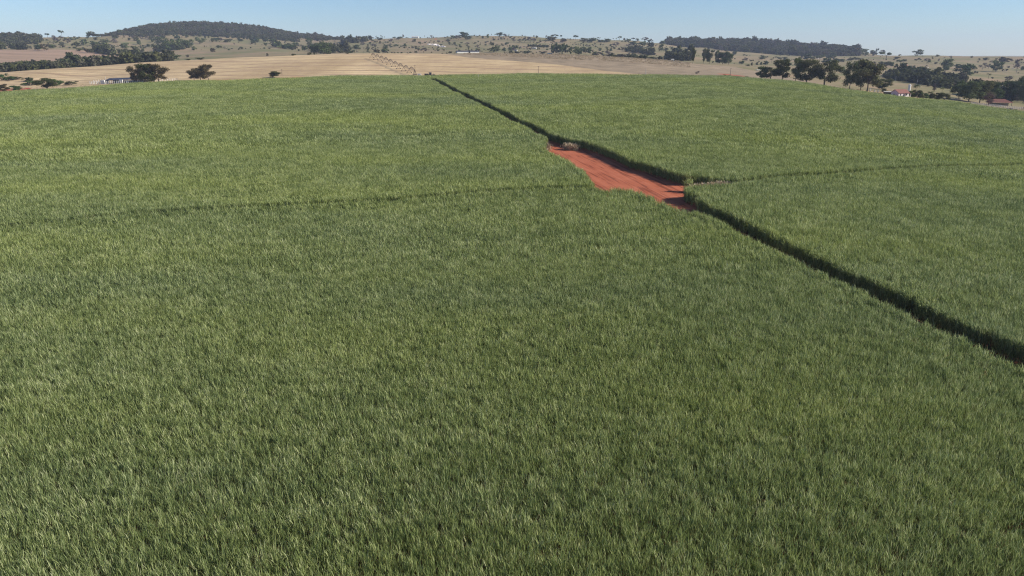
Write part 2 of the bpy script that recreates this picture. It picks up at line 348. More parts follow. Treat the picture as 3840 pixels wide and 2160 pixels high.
clear_right[1:9] += np.array([2.9, .5]); clear_right[9:-1] += np.array([2.4, .2]); clear_right[0] += np.array([1.5, 1.0]); clear_right[-1] += np.array([.8, 0])      # traced along the shade, the cane stands further back
clearing = np.vstack([clear_left, clear_right[::-1]])
S1 = 3840 / 2576
wheel_l = xy([(a * S1, b * S1) for a, b in [(-60,572),(0,568),(170,553),(340,536),(600,520),(800,509),(1000,498),(1180,481),(1300,475),(1400,471),(1490,470)]], CANE)
wheel_r = xy([(a * S1, b * S1) for a, b in [(1715,467),(1840,457),(1950,441),(2200,427),(2400,416),(2576,409),(2640,406)]], CANE)
def seg_dist(P, line):
    d = np.full(len(P), 1e9)
    for a, b in zip(line[:-1], line[1:]):
        ab = b - a; t_ = np.clip(((P - a) @ ab) / (ab @ ab + 1e-9), 0, 1); d = np.minimum(d, np.linalg.norm(P - a - t_[:, None] * ab, axis=1))
    return d
def in_poly(P, poly):
    ins = np.zeros(len(P), bool); n = len(poly)
    for i in range(n):
        a, b = poly[i], poly[i - 1]
        c = ((a[1] > P[:, 1]) != (b[1] > P[:, 1])) & (P[:, 0] < (b[0] - a[0]) * (P[:, 1] - a[1]) / (b[1] - a[1] + 1e-12) + a[0]); ins ^= c
    return ins
mouth = np.array(cast(2552, 712, 0, rmax=640)[:2]) + np.array([4.5, .5])
ring = np.vstack([clearing, clearing[:1]])
def gap(P):            # signed clearance: below zero = no cane stands here
    d = np.minimum(seg_dist(P, track_far) - 2.8, seg_dist(P, track_near) - 3.0)
    d = np.minimum(d, np.minimum(seg_dist(P, wheel_l) - 1.3, seg_dist(P, wheel_r) - 1.6))
    d = np.minimum(d, np.linalg.norm((P - mouth) / np.array([1.5, 1]), axis=1) - 3.4)
    d = np.minimum(d, seg_dist(P, wheel_r[:2] + np.array([0, 1.4])) - 3.1)
    c = seg_dist(P, ring) - .1; c = np.where(in_poly(P, clearing), -c - .2, c)
    return np.minimum(d, c)
# the farmyard bay round the tractor at the end of the track
yard_c = np.array(cast(1608, 290, 0, rmin=480, rmax=640)[:2])
def edge_r(P):         # the crop ends about here, with a slightly wavering margin
    az = np.arctan2(P[:, 0], P[:, 1]); return 598 + 5 * np.sin(az * 23) + 3 * np.sin(az * 71)

# ------------------------------------------------------------------ ground sheet
azs = np.radians(np.concatenate([np.arange(-180, -58, 4), np.arange(-58, 58, .2), np.arange(58, 180, 4)]))
rsv = np.concatenate([[2], np.arange(20, 600, 12), np.arange(600, 1300, 5), np.arange(1300, 3400, 18), np.arange(3400, 7000, 150)]).astype(float)
A, B = np.meshgrid(azs, rsv); X = np.sin(A) * B; Y = np.cos(A) * B; ZZ = Z(X, Y)
nA, nR = len(azs), len(rsv); V = np.stack([X, Y, ZZ], -1).reshape(-1, 3)
i, j = np.meshgrid(np.arange(nR - 1), np.arange(nA)); i = i.ravel(); j = j.ravel(); j2 = (j + 1) % nA
F = np.stack([i * nA + j, i * nA + j2, (i + 1) * nA + j2, (i + 1) * nA + j], -1)[:, ::-1]
# picture column of every vertex's bearing at a far distance, used as a map coordinate for where each kind of land lies
colx = 1920 + FPX * np.tan(A.ravel()) * (CP + .34 * SP)
colx = np.where(np.abs(A.ravel()) > R(60), np.sign(A.ravel()) * 9999 + 1920, colx); rr = B.ravel()
def band(v, lo, hi, s): return np.clip((v - lo) / s + .5, 0, 1) * np.clip((hi - v) / s + .5, 0, 1)
tan_end = np.interp(colx, [0, 2550, 2750, 2900, 3000, 3200, 4000], [1060, 1060, 1050, 880, 760, 690, 670])
tanw = band(rr, 590, tan_end, 12)
pinkw = band(rr, 1130, np.interp(colx, [0, 200, 373, 540, 600], [1640, 1640, 1600, 1330, 1200]), 30) * band(colx, -2000, 545, 20)
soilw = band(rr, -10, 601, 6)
redw = np.maximum(band(rr, 598, 618, 10) * .45, band(rr, 690, 735, 20) * band(colx, -900, 90, 20))
redw = np.maximum(redw, band(rr, 620, 700, 30) * band(colx, 690, 1180, 80) * .45)
redw = np.maximum(redw, np.exp(-((colx - 1650) / 70) ** 2 - ((rr - 628) / 22) ** 2) * 1.2)
redw = np.maximum(redw, np.exp(-((colx - 1636) / 16) ** 2 - ((rr - 2180) / 130) ** 2) * .5)
redw = np.maximum(redw, np.exp(-((colx - 2750) / 60) ** 2 - ((rr - 720 - (colx - 2750) * -.3) / 16) ** 2) * 1.1)
redw = np.maximum(redw, np.exp(-((colx - 2590) / 60) ** 2 - ((rr - 1045) / 16) ** 2) * 1.1)
redw = np.maximum(redw, np.exp(-((colx - 3405) / 9) ** 2 - ((rr - 1650) / 140) ** 2) * .8)
redw = np.maximum(redw, band(rr, 2230, 2330, 40) * band(colx, 3480, 5000, 60) * .35)
redw = np.maximum(redw, band(colx, 3000, 9000, 100) * band(rr, 596, 640, 14))
dunw = band(rr, np.interp(colx, [1560, 1750, 2050, 2400, 2560], [1000, 860, 800, 690, 600]), tan_end, 14) * band(colx, 1600, 3250, 60)
dunw = np.maximum(dunw, band(rr, 600, 700, 20) * band(colx, -900, 330, 40) * .8)
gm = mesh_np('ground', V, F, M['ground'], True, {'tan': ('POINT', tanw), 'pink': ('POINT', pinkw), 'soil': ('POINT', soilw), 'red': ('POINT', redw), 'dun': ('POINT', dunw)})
tag(link(bpy.data.objects.new('ground', gm)), kind='structure')

def ribbon(name, line, w, dz=.07, mat=None, step=2.0):
    P = [line[0]]
    for a, b in zip(line[:-1], line[1:]):
        n = max(1, int(np.linalg.norm(b - a) / step)); P += [a + (b - a) * k / n for k in range(1, n + 1)]
    P = np.array(P); cols = [offset(P, o) for o in np.linspace(-w, w, 5)]
    V = np.concatenate([np.column_stack([c, Z(c[:, 0], c[:, 1]) + dz]) for c in cols]); n = len(P); F = []
    for c in range(4):
        for k in range(n - 1): F.append((c * n + k, (c + 1) * n + k, (c + 1) * n + k + 1, c * n + k + 1))
    return tag(link(bpy.data.objects.new(name, mesh_np(name, V, F, mat or M['road'], True))), kind='structure')
ext = (far_left[0] - far_left[1]); ext /= np.linalg.norm(ext)
ribbon('dirt_track', np.vstack([offset(far_left[:1] + ext * 26, 1.5), track_far]), 3.2)
ribbon('dirt_track', track_near, 3.4)
# the turning place: the polygon as a sheet of 1.5 m squares
bb0, bb1 = clearing.min(0) - 3, clearing.max(0) + 9; gx, gy = np.meshgrid(np.arange(bb0[0], bb1[0], 1.2), np.arange(bb0[1], bb1[1], 1.2), indexing='ij')
PP = np.column_stack([gx.ravel(), gy.ravel()]); inside = in_poly(PP, clearing) | (seg_dist(PP, ring) < 3) | (np.linalg.norm(PP - mouth, axis=1) < 7)
V = np.column_stack([PP, Z(PP[:, 0], PP[:, 1]) + .10]); ny = gx.shape[1]
F = [(a * ny + b, (a + 1) * ny + b, (a + 1) * ny + b + 1, a * ny + b + 1) for a in range(gx.shape[0] - 1) for b in range(ny - 1) if inside[a * ny + b] and inside[(a + 1) * ny + b + 1]]
tag(link(bpy.data.objects.new('dirt_clearing', mesh_np('dirt_clearing', V, F, M['road'], True))), kind='structure')

# ------------------------------------------------------------------ scattering (one stuff object each)
def scatter(name, srcs, pos, idx, rot, scl, label, cat):
    c = bpy.data.collections.new(name + '_kinds')
    for k, me in enumerate(srcs): c.objects.link(bpy.data.objects.new('%s_kind_%03d' % (name, k), me))
    me = bpy.data.meshes.new(name); n = len(pos); me.vertices.add(n); me.vertices.foreach_set('co', np.asarray(pos, np.float32).ravel())
    a = me.attributes.new('pick', 'INT', 'POINT'); a.data.foreach_set('value', np.asarray(idx, np.int32))
    a = me.attributes.new('turn', 'FLOAT_VECTOR', 'POINT'); a.data.foreach_set('vector', np.asarray(rot, np.float32).ravel())
    a = me.attributes.new('size', 'FLOAT_VECTOR', 'POINT'); a.data.foreach_set('vector', np.asarray(scl, np.float32).ravel())
    o = link(bpy.data.objects.new(name, me)); tag(o, label, cat, kind='stuff')
    ng = bpy.data.node_groups.new(name, 'GeometryNodeTree')
    ng.interface.new_socket('Geometry', in_out='INPUT', socket_type='NodeSocketGeometry'); ng.interface.new_socket('Geometry', in_out='OUTPUT', socket_type='NodeSocketGeometry')
    N, L = ng.nodes, ng.links; gi = N.new('NodeGroupInput'); go = N.new('NodeGroupOutput'); mp = N.new('GeometryNodeMeshToPoints'); ip = N.new('GeometryNodeInstanceOnPoints'); ci = N.new('GeometryNodeCollectionInfo')
    ci.inputs[0].default_value = c; ci.inputs['Separate Children'].default_value = True; ci.inputs['Reset Children'].default_value = True
    def na(nm, ty): x = N.new('GeometryNodeInputNamedAttribute'); x.data_type = ty; x.inputs['Name'].default_value = nm; return x.outputs[0]
    er = N.new('FunctionNodeEulerToRotation'); L.new(na('turn', 'FLOAT_VECTOR'), er.inputs[0])
    L.new(gi.outputs[0], mp.inputs[0]); L.new(mp.outputs[0], ip.inputs['Points']); L.new(ci.outputs[0], ip.inputs['Instance']); ip.inputs['Pick Instance'].default_value = True
    L.new(na('pick', 'INT'), ip.inputs['Instance Index']); L.new(er.outputs[0], ip.inputs['Rotation']); L.new(na('size', 'FLOAT_VECTOR'), ip.inputs['Scale']); L.new(ip.outputs[0], go.inputs[0])
    m = o.modifiers.new('scatter', 'NODES'); m.node_group = ng; return o

def blades(seed, cell, n, width, segs, low=.25, length=(.9, 1.7), top=2.15, mat='cane', lean=(.06, .5), spread=1.0, clump=0, bmax=1.6, uneven=.2):
    """strap leaves rising from cane tops and arching over"""
    g = np.random.default_rng(seed); h = cell / 2 * spread * 1.06
    bx = g.uniform(-h, h, n); by = g.uniform(-h, h, n)
    if clump:
        cxs = g.uniform(-h, h, clump); cys = g.uniform(-h, h, clump); ch = g.normal(0, uneven, clump); w = g.integers(0, clump, n)
        bx = cxs[w] + g.normal(0, .13, n); by = cys[w] + g.normal(0, .13, n); zc = ch[w]
    else: zc = g.normal(0, .12, n)
    z0 = np.where(g.random(n) < low, g.uniform(.15, top - .7, n), g.uniform(top - .75, top, n)) + zc; z0 = np.maximum(z0, .05)
    a = g.uniform(0, 2 * np.pi, n); l = g.uniform(*length, n); th = g.uniform(*lean, n); bend = g.uniform(.08, bmax, n) ** 1.2
    wd = width * g.uniform(.65, 1.25, n); side = a + np.pi / 2 + g.normal(0, .5, n); V = np.zeros((n, segs + 1, 2, 3)); p = np.stack([bx, by, z0], -1); dl = l / segs
    for s in range(segs + 1):
        t_ = s / segs; w_ = wd * (np.sin(np.pi * (.18 + .8 * t_)) if s < segs else .08)
        sx = np.cos(side) * w_ / 2; sy = np.sin(side) * w_ / 2
        V[:, s, 0] = p + np.stack([-sx, -sy, 0 * sx], -1); V[:, s, 1] = p + np.stack([sx, sy, 0 * sx], -1)
        ang = th + bend * t_; p = p + np.stack([np.sin(ang) * np.cos(a), np.sin(ang) * np.sin(a), np.cos(ang)], -1) * dl[:, None]
    b = np.arange(n)[:, None] * (segs + 1) * 2 + np.arange(segs)[None] * 2
    F = np.stack([b, b + 1, b + 3, b + 2], -1).reshape(-1, 4); rnd = np.repeat(g.random(n), segs)
    return mesh_np('blades', V.reshape(-1, 3), F, M[mat], True, {'rnd': ('FACE', rnd)})

VN = 6
src0 = [blades(100 + k, 1.5, 400, .037, 3, low=.22, length=(.42, .95), top=2.75, clump=44, lean=(.03, .34), bmax=1.0, uneven=.11) for k in range(VN)]                      # near
src1 = [blades(200 + k, 3.0, 700, .052, 3, low=.15, length=(.6, 1.2), top=2.62, clump=90, lean=(.04, .36), bmax=1.15, uneven=.12) for k in range(VN)]   # middle
src2 = [blades(300 + k, 6.0, 1100, .105, 2, low=.10, length=(.8, 1.5), top=2.45, clump=150) for k in range(VN)]   # far
src3 = [blades(400 + k, 1.5, 200, .07, 3, low=.6, length=(.8, 1.6), top=2.5, clump=10) for k in range(VN)]                # margins, leafy to the ground
def cells(c, r0, r1):
    m = r1 + 2 * c; g = np.arange(-m, m, c); x, y = np.meshgrid(g, g); P = np.column_stack([x.ravel() + c / 2, y.ravel() + c / 2]); r = np.hypot(P[:, 0], P[:, 1]); az = np.degrees(np.arctan2(P[:, 0], P[:, 1]))
    lim = 43 + 2000 / np.maximum(r, 20)
    return P[(r >= r0) & (r < r1) & (np.abs(az) < np.minimum(lim, 120)) & (P[:, 1] > -20)]
Pm = cells(6.0, 0, 606); r = np.hypot(Pm[:, 0], Pm[:, 1]); gd = gap(Pm); ed = edge_r(Pm) - r
def sub(P, c, k):      # split cells of size c into k x k
    o = (np.arange(k) + .5) / k * c - c / 2; ox, oy = np.meshgrid(o, o); return (P[:, None, :] + np.column_stack([ox.ravel(), oy.ravel()])[None]).reshape(-1, 2)
fine = (gd < 4.5) | (ed < 5)
yardd = np.linalg.norm(Pm - yard_c, axis=1); fine |= yardd < 20
lod0 = ~fine & (r < 115); lod1 = ~fine & (r >= 115) & (r < 250); lod2 = ~fine & (r >= 250)
p0 = sub(Pm[lod0], 6, 4); p1 = sub(Pm[lod1], 6, 2); p2 = Pm[lod2]
pf = sub(Pm[fine], 6, 4); pf = pf + rng.uniform(-.35, .35, pf.shape)
rf = np.hypot(pf[:, 0], pf[:, 1]); nz = .25 * np.sin(pf[:, 0] * 1.7 + pf[:, 1] * .9) + .2 * np.sin(pf[:, 1] * .53)
pf = pf[(gap(pf) > .55 + nz) & (rf < edge_r(pf)) & (((pf - yard_c) / np.array([14, 12])) ** 2).sum(1).__gt__(1)]
rf = np.hypot(pf[:, 0], pf[:, 1]); f0 = rf < 115
# a continuous margin of full-height cane along the track and round the clearing
def margin(line, w, closed_mask=False):
    P_ = [line[0]]
    for a, b in zip(line[:-1], line[1:]):
        n = max(1, int(np.linalg.norm(b - a) / .7)); P_ += [a + (b - a) * k / n for k in range(1, n + 1)]
    P_ = np.array(P_); return offset(P_, w) + rng.uniform(-.4, .4, P_.shape)
mg = np.vstack([margin(track_far, 3.75), margin(track_far, -3.65), margin(track_near, 3.9), margin(track_near, -3.85)])
cr_ = margin(clear_right[:-1], 0); cl_ = margin(clear_left, 0); cen = clearing.mean(0)
cr_[:, 0] += .75; cl_[:, 0] -= .7
mg = np.vstack([mg, cr_, cl_, margin(wheel_l, 2.3), margin(wheel_l, -2.4), margin(wheel_r, 2.7), margin(wheel_r, -2.7)]); mg = mg[(np.hypot(mg[:, 0], mg[:, 1]) < edge_r(mg)) & (gap(mg) > .28) & ((((mg - yard_c) / np.array([14, 12])) ** 2).sum(1) > 1)]
pos, idx, scl = [], [], []
for P, base in ((p0, 0), (p1, VN), (p2, 2 * VN), (pf[f0], 0), (pf[~f0], 3 * VN), (mg, 3 * VN)):
    P = P + rng.uniform(-.12, .12, P.shape); pos.append(P); idx.append(base + rng.integers(0, VN, len(P)))
    hh = 1 + .03 * np.sin(P[:, 0] / 17 + np.sin(P[:, 1] / 29)) + .03 * np.sin(P[:, 1] / 13 + P[:, 0] / 31) + rng.normal(0, .022, len(P))
    mir = rng.choice([-1.0, 1.0], len(P)); scl.append(np.column_stack([mir, np.ones(len(P)), hh]))
P = np.vstack(pos); idx = np.concatenate(idx); scl = np.vstack(scl)
print('cane clumps', len(P))
scatter('sugarcane', src0 + src1 + src2 + src3, np.column_stack([P, Z(P[:, 0], P[:, 1]) - .03]), idx, np.column_stack([np.zeros((len(P), 2)), rng.integers(0, 4, len(P)) * math.pi / 2]), scl,
        'dense green sugarcane crop filling the whole field on both sides of the track', 'sugarcane')

# dry cane standing pale at three margins
def dry(px_pts, dz, n, label, spread=2.0, line=None):
    P = xy(px_pts, dz) if line is None else line; tot = []
    for _ in range(n):
        k = rng.integers(0, len(P) - 1) if len(P) > 1 else 0; t_ = rng.random(); q = P[k] * (1 - t_) + P[min(k + 1, len(P) - 1)] * t_; tot.append(q + rng.normal(0, spread, 2) * np.array([1, .5]))
    T = np.array(tot); base = cast(*px_pts[0], dz, rmax=640); g = np.random.default_rng(len(label)); Vs = []; Fs = []; rn = []
    for q in T:
        z = float(Z(q[0], q[1])); a = g.uniform(0, 6.28); l = g.uniform(1.6, 2.9); th = g.uniform(.02, .5); w = .055; sx, sy = math.cos(a + 1.5) * w, math.sin(a + 1.5) * w; p = np.array([q[0], q[1], z]); b = len(Vs)
        for s in range(4):
            Vs += [p + (-sx, -sy, 0), p + (sx, sy, 0)]; ang = th + s * .2; p = p + np.array([math.sin(ang) * math.cos(a), math.sin(ang) * math.sin(a), math.cos(ang)]) * l / 3
        for s in range(3): Fs.append((b + 2 * s, b + 2 * s + 1, b + 2 * s + 3, b + 2 * s + 2)); rn.append(g.random())
    o = link(bpy.data.objects.new('dry_cane', mesh_np('dry_cane', np.array(Vs), Fs, M['straw'], True, {'rnd': ('FACE', rn)}))); tag(o, label, 'dry cane', kind='stuff')
dry([(2126,561),(2158,566)], 0, 420, 'pale dry cane stalks standing at the far corner of the red clearing', .8)
dry([(2036,562),(2052,546)], 1.2, 380, 'pale dry cane leaves at the left tip of the red clearing', .9)
dry([(2600,697),(2640,693),(2700,688),(2765,678)], 1.9, 1500, 'thin line of straw along the wheel gap right of the clearing', .55, np.array([wheel_r[0] * .72 + wheel_r[1] * .28, wheel_r[1]]) + np.array([0, 3.4]))

# ------------------------------------------------------------------ trees
def crown_np(seed, kind, nleaf, size):
    g = np.random.default_rng(seed); L = []
    if kind == 'round': n, zl, zh, rx = 16, .20, .86, .35
    elif kind == 'umbrella': n, zl, zh, rx = 8, .68, .90, .36
    elif kind == 'tall': n, zl, zh, rx = 13, .22, .90, .27
    elif kind == 'bush': n, zl, zh, rx = 8, .18, .72, .34
    elif kind == 'grey': n, zl, zh, rx = 9, .35, .86, .32
    lobes = []
    for k in range(n):
        a = g.uniform(0, 6.283); zz = zl + (zh - zl) * (k + g.random()) / n; env = math.sqrt(max(.08, 1 - ((zz - (zl + zh) / 2) / ((zh - zl) * .68)) ** 2)) if kind != 'umbrella' else 1
        rad = rx * env * math.sqrt(g.uniform(.15, 1)); s = g.uniform(.11, .21) * (.85 if kind in ('umbrella', 'tall') else 1)
        lobes.append((rad * math.cos(a), rad * math.sin(a), zz, s))
    lobes = np.array(lobes); w = lobes[:, 3] ** 2; pick = g.choice(n, nleaf, p=w / w.sum()); d = g.normal(size=(nleaf, 3)); d /= np.linalg.norm(d, axis=1)[:, None]
    rad = lobes[pick, 3] * (g.uniform(.35, 1.08, nleaf) if kind != 'grey' else g.uniform(.1, 1.15, nleaf)); flat = np.array([1, 1, .62 if kind == 'umbrella' else .72])
    c = lobes[pick, :3] + d * rad[:, None] * flat; c[:, 2] = np.clip(c[:, 2], .02, 1.02)
    nrm = d + g.normal(0, .7, (nleaf, 3)); nrm /= np.linalg.norm(nrm, axis=1)[:, None]; u = np.cross(nrm, g.normal(size=(nleaf, 3))); u /= np.linalg.norm(u, axis=1)[:, None]; v = np.cross(nrm, u)
    s = size * g.uniform(.55, 1.3, nleaf)[:, None]; asp = g.uniform(.5, 1, nleaf)[:, None]
    V = np.stack([c - u * s - v * s * asp, c + u * s - v * s * asp * .6, c + u * s * .8 + v * s * asp, c - u * s * .7 + v * s * asp], 1).reshape(-1, 3)
    kx = .5 / np.percentile(np.abs(c[:, :2]), 98.5); top = np.percentile(c[:, 2], 99.3); kz = .97 / top; V = V * np.array([kx, kx, kz]); lobes = lobes * np.array([kx, kx, kz, 1])
    F = np.arange(nleaf * 4).reshape(-1, 4); return V, F, g.random(nleaf), lobes
TREES = {}
def tree_meshes(kind, var, lod, mat, bark):
    key = (kind, var, lod, mat)
    if key not in TREES:
        nl, sz = {'near': (5500, .017), 'mid': (900, .036), 'far': (300, .078)}[lod]
        if kind == 'grey': nl, sz = int(nl * .8), sz * .6
        V, F, rnd, lobes = crown_np(hash((kind, var)) % 9973 if False else var * 31 + len(kind) * 7 + ord(kind[0]), kind, nl, sz)
        cm = mesh_np('crown', V, F, M[mat], False, {'rnd': ('FACE', rnd)})
        mb = MB(); fork = {'round': .28, 'umbrella': .55, 'tall': .25, 'bush': .08, 'grey': .25}[kind]; g = random.Random(var)
        n = 7 if lod == 'near' else 4; tr = {'near': .024, 'mid': .024, 'far': .03}[lod]
        mb.tube([(0, 0, -.03), (.01, 0, fork * .5), (g.uniform(-.02, .02), g.uniform(-.02, .02), fork)], [tr * 1.25, tr, tr * .85], n)
        for (lx, ly, lz, _) in lobes[:{'near': 9, 'mid': 6, 'far': 4}[lod]]:
            mb.tube([(0, 0, fork * .96), (lx * .45, ly * .45, fork + (lz - fork) * .6), (lx * .9, ly * .9, max(lz, fork * 1.02))], [tr * .6, tr * .4, tr * .14], 4)
        o = mb.build('trunk', M[bark]); tm = o.data; bpy.data.objects.remove(o); TREES[key] = (cm, tm)
    return TREES[key]
def palm_meshes(var):
    key = ('palm', var)
    if key not in TREES:
        g = np.random.default_rng(var + 50); mb = MB(); mb.tube([(0, 0, -.03), (.02, .01, .4), (0, 0, .8)], [.03, .022, .02], 6); o = mb.build('trunk', M['bark']); tm = o.data; bpy.data.objects.remove(o)
        V = []; F = []; rn = []
        for k in range(26):
            a = g.uniform(0, 6.283); up = g.uniform(-.2, 1.2); p = np.array([0, 0, .8]); 
            for s in range(5):
                an = up - s * .42; q = p + np.array([math.cos(a) * math.cos(an), math.sin(a) * math.cos(an), math.sin(an) * .6]) * .125
                w = .055 * (1 - s * .17); sv = np.array([-math.sin(a), math.cos(a), -.5]) * w; sv2 = np.array([math.sin(a), -math.cos(a), -.5]) * w
                for sd_ in (sv, sv2): b = len(V); V += [p, q, q + sd_, p + sd_]; F.append((b, b + 1, b + 2, b + 3)); rn.append(g.random())
                p = q
        TREES[key] = (mesh_np('crown', np.array(V), F, M['tree_green'], False, {'rnd': ('FACE', rn)}), tm)
    return TREES[key]
KIND = {'T': ('round', 'tree_green', 'bark'), 'O': ('round', 'tree_olive', 'bark'), 'N': ('round', 'tree_brown', 'bark'), 'G': ('grey', 'tree_grey', 'pale_bark'), 'U': ('umbrella', 'tree_green', 'bark'),
        'E': ('tall', 'tree_green', 'pale_bark'), 'B': ('bush', 'tree_olive', 'bark'), 'K': ('bush', 'bright', 'bark'), 'D': ('tall', 'tree_olive', 'bark')}
NAMES = {'T': 'tree', 'O': 'tree', 'N': 'tree', 'G': 'bare_tree', 'U': 'umbrella_tree', 'E': 'eucalyptus_tree', 'B': 'bush', 'K': 'bush', 'P': 'palm_tree', 'D': 'tree'}
PLACED = []
def put_tree(px, py, wpx, hpx, typ, lod='far', rmin=605.0, label=None, cat=None, minw=None):
    p = cast(px, py, 0, rmin=rmin); s = mpx(p); w = wpx * s; h = max(hpx * s, 1.5); var = random.randrange(6)
    if typ == 'P': cm, tm = palm_meshes(var % 2); w = h * .95
    else:
        w *= 1.04
        k, mat, bark = KIND[typ]
        if typ in 'TN' and lod == 'far' and random.random() < .3: mat = 'tree_olive'
        cm, tm = tree_meshes(k, var, lod, mat, bark); w = w / .93
    o = empty(NAMES[typ], p, random.uniform(0, 6.28), (w, w, h * 1.02))
    a = bpy.data.objects.new('trunk', tm); link(a, o); b = bpy.data.objects.new('crown', cm); link(b, o)
    o['category'] = {'B': 'bush', 'K': 'bush', 'P': 'palm'}.get(typ, 'tree')
    if label: o['label'] = label
    PLACED.append((o, typ, px, py, hpx, label)); return o

# ------------------------------------------------------------------ woods that read as one mass
def cr(kind, mat, n=6, lod='far'): return [tree_meshes(kind, v, lod, mat, 'bark')[0] for v in range(n)]
WMIX = cr('round', 'wood_green') + cr('round', 'tree_olive') + cr('round', 'tree_brown', 2) + cr('grey', 'tree_grey', 3)
def wood(name, P, hlo, hhi, label, wr=(.75, 1.15), dark=1.0, n_grey=True):
    P = np.array(P); n = len(P); big = np.sin(P[:, 0] / 37 + 2 * np.sin(P[:, 1] / 53)) * np.cos(P[:, 1] / 41 + P[:, 0] / 67); h = (hlo + (hhi - hlo) * rng.random(n) ** 1.6) * (1 + .22 * big) * np.where(rng.random(n) < .05, 1.6, 1); w = np.clip(h, 0, hhi * 1.1) * rng.uniform(*wr, n)
    pr = np.array([.085] * 6 + [.05] * 6 + [.045] * 2 + [.034] * 3); pr = pr if n_grey else np.where(np.arange(17) < 12, pr, .004); pr /= pr.sum()
    scatter(name, WMIX, np.column_stack([P, Z(P[:, 0], P[:, 1]) - .16 * h]), rng.choice(17, n, p=pr), np.column_stack([np.zeros((n, 2)), rng.uniform(0, 6.28, n)]), np.column_stack([w, w, h]), label, 'woodland')
def band_pts(x0, x1, r0f, r1f, gapm):      # even scatter between two distances over a range of bearings
    a0, a1 = az_el(x0, 190)[0], az_el(x1, 190)[0]; out = []; n = int((a1 - a0) * 2600 * 900 / gapm ** 2)
    px = rng.uniform(x0, x1, n); u = rng.random(n)
    for x, k in zip(px, u):
        r0, r1 = r0f(x) + 14 - rng.exponential(28), r1f(x)
        if (r1 - r0) / 900 < rng.random() and r1 - r0 < 900: continue
        a = az_el(x, 190)[0]; q = r0 + (r1 - r0) * k; out.append((math.sin(a) * q, math.cos(a) * q))
    return out
def poly_pts(poly, n, rmin=620):
    P = np.array(poly, float); lo, hi = P.min(0), P.max(0); out = []
    while len(out) < n:
        q = rng.uniform(lo, hi)
        if in_poly(q[None], P)[0]: c = cast(q[0], q[1], 0, rmin=rmin); out.append((c.x, c.y))
    return out
li = lambda xs, ys: (lambda x: float(np.interp(x, xs, ys)))
wood('woodland', band_pts(395, 1124, li([395, 470, 560, 640, 700, 900, 1124], [2440, 2340, 2290, 2300, 2330, 2300, 2290]), li([395, 560, 1000, 1124], [2620, 3150, 3150, 2980]), 9), 6, 11,
     'dark dry forest covering the long hill on the skyline, with a gap at its right end')
wood('woodland', band_pts(1130, 1292, li([1130, 1200, 1292], [2500, 2330, 2400]), li([1130, 1180, 1292], [2900, 3050, 2700]), 9), 6, 11, 'small wooded hump right of the gap beside the long forested hill')
wood('woodland', band_pts(2496, 3222, li([2496, 2560, 2680, 2690, 2780, 3222], [2420, 2350, 2420, 2330, 2300, 2300]), li([2496, 2560, 3000, 3222], [2700, 2950, 2950, 2700]), 10), 9, 19,
     'dense belt of grey green forest along the ridge right of centre')
wood('woodland', band_pts(-160, 165, li([-160, 165], [2000, 2090]), li([-160, 120, 165], [2330, 2330, 2250]), 12), 8, 13, 'dark forest on the far slope at the left edge, under the sky', n_grey=False)
wood('woodland', poly_pts([(-120,188), (30,186), (105,187), (60,180), (-120,172)], 70, 1500), 8, 13, 'dark tree belt just above the pinkish bare field at the left edge', n_grey=False)
a_, b_ = az_el(-60, 230)[0], az_el(640, 230)[0]; q_ = [(rng.uniform(a_, b_), rng.uniform(985, 1095)) for _ in range(520)]
wood('woodland', [(math.sin(a) * (r_ ), math.cos(a) * r_) for a, r_ in q_ if rng.random() < np.interp(a, [a_, az_el(100,230)[0], az_el(450,230)[0], b_], [.8, 1, .8, .3])], 6.5, 13,
     'long dark belt of trees between the pinkish bare field and the straw coloured field', n_grey=False)
wood('woodland', poly_pts([(452,203), (480,200), (520,199), (560,205), (584,226), (540,228), (490,214), (455,211)], 60, 1150), 7, 12, 'dense trees in the hollow at the right tip of the pinkish bare field', n_grey=False)
wood('woodland', poly_pts([(575,190), (600,182), (650,172), (700,168), (722,178), (690,186), (640,191), (590,197)], 60, 1250), 9, 14, 'dark grove in the fold of the pasture under the long wooded hill', n_grey=False)
wood('woodland', poly_pts([(352,184), (375,180), (398,184), (418,198), (428,209), (405,207), (370,200)], 34, 1250), 9, 15, 'clump of dark trees at the upper edge of the pinkish bare field', n_grey=False)
wood('woodland', poly_pts([(1150,176), (1185,172), (1235,178), (1278,190), (1300,196), (1240,203), (1195,201), (1165,190)], 75, 1150), 8, 15, 'dark grove in the hollow below the small wooded hump', n_grey=False)
wood('woodland', poly_pts([(1284,158), (1330,153), (1392,148), (1396,152), (1345,160), (1290,165)], 44, 1700), 9, 15, 'belt of dark trees climbing to the skyline left of the white building', n_grey=False)
wood('woodland', poly_pts([(1024,170), (1060,172), (1110,183), (1100,188), (1060,182), (1026,178)], 22, 1400), 8, 13, 'row of dense trees on the slope below the gap in the forest', n_grey=False)
wood('woodland', poly_pts([(2345,186), (2400,189), (2440,198), (2460,210), (2410,204), (2350,195)], 48, 1250), 8, 13, 'dark tree line slanting down the slope before the ridge forest', n_grey=False)
wood('woodland', poly_pts([(2260,214), (2320,216), (2410,222), (2480,228), (2478,232), (2380,226), (2262,219)], 60, 1050), 4, 8, 'low scrubby tree line along the top of the stubble field', n_grey=False)
wood('woodland', poly_pts([(2498,219), (2530,212), (2560,214), (2592,222), (2590,229), (2540,229), (2500,226)], 34, 1050), 12, 19, 'dense dark grove left of the tall slim eucalyptus stems', n_grey=False)
wood('woodland', poly_pts([(3307,294), (3350,285), (3420,283), (3470,296), (3530,306), (3606,312), (3616,330), (3560,333), (3500,328), (3461,319), (3400,309), (3330,300)], 150, 720), 8, 15,
     'dark valley woodland behind the white house and the palms', n_grey=False)
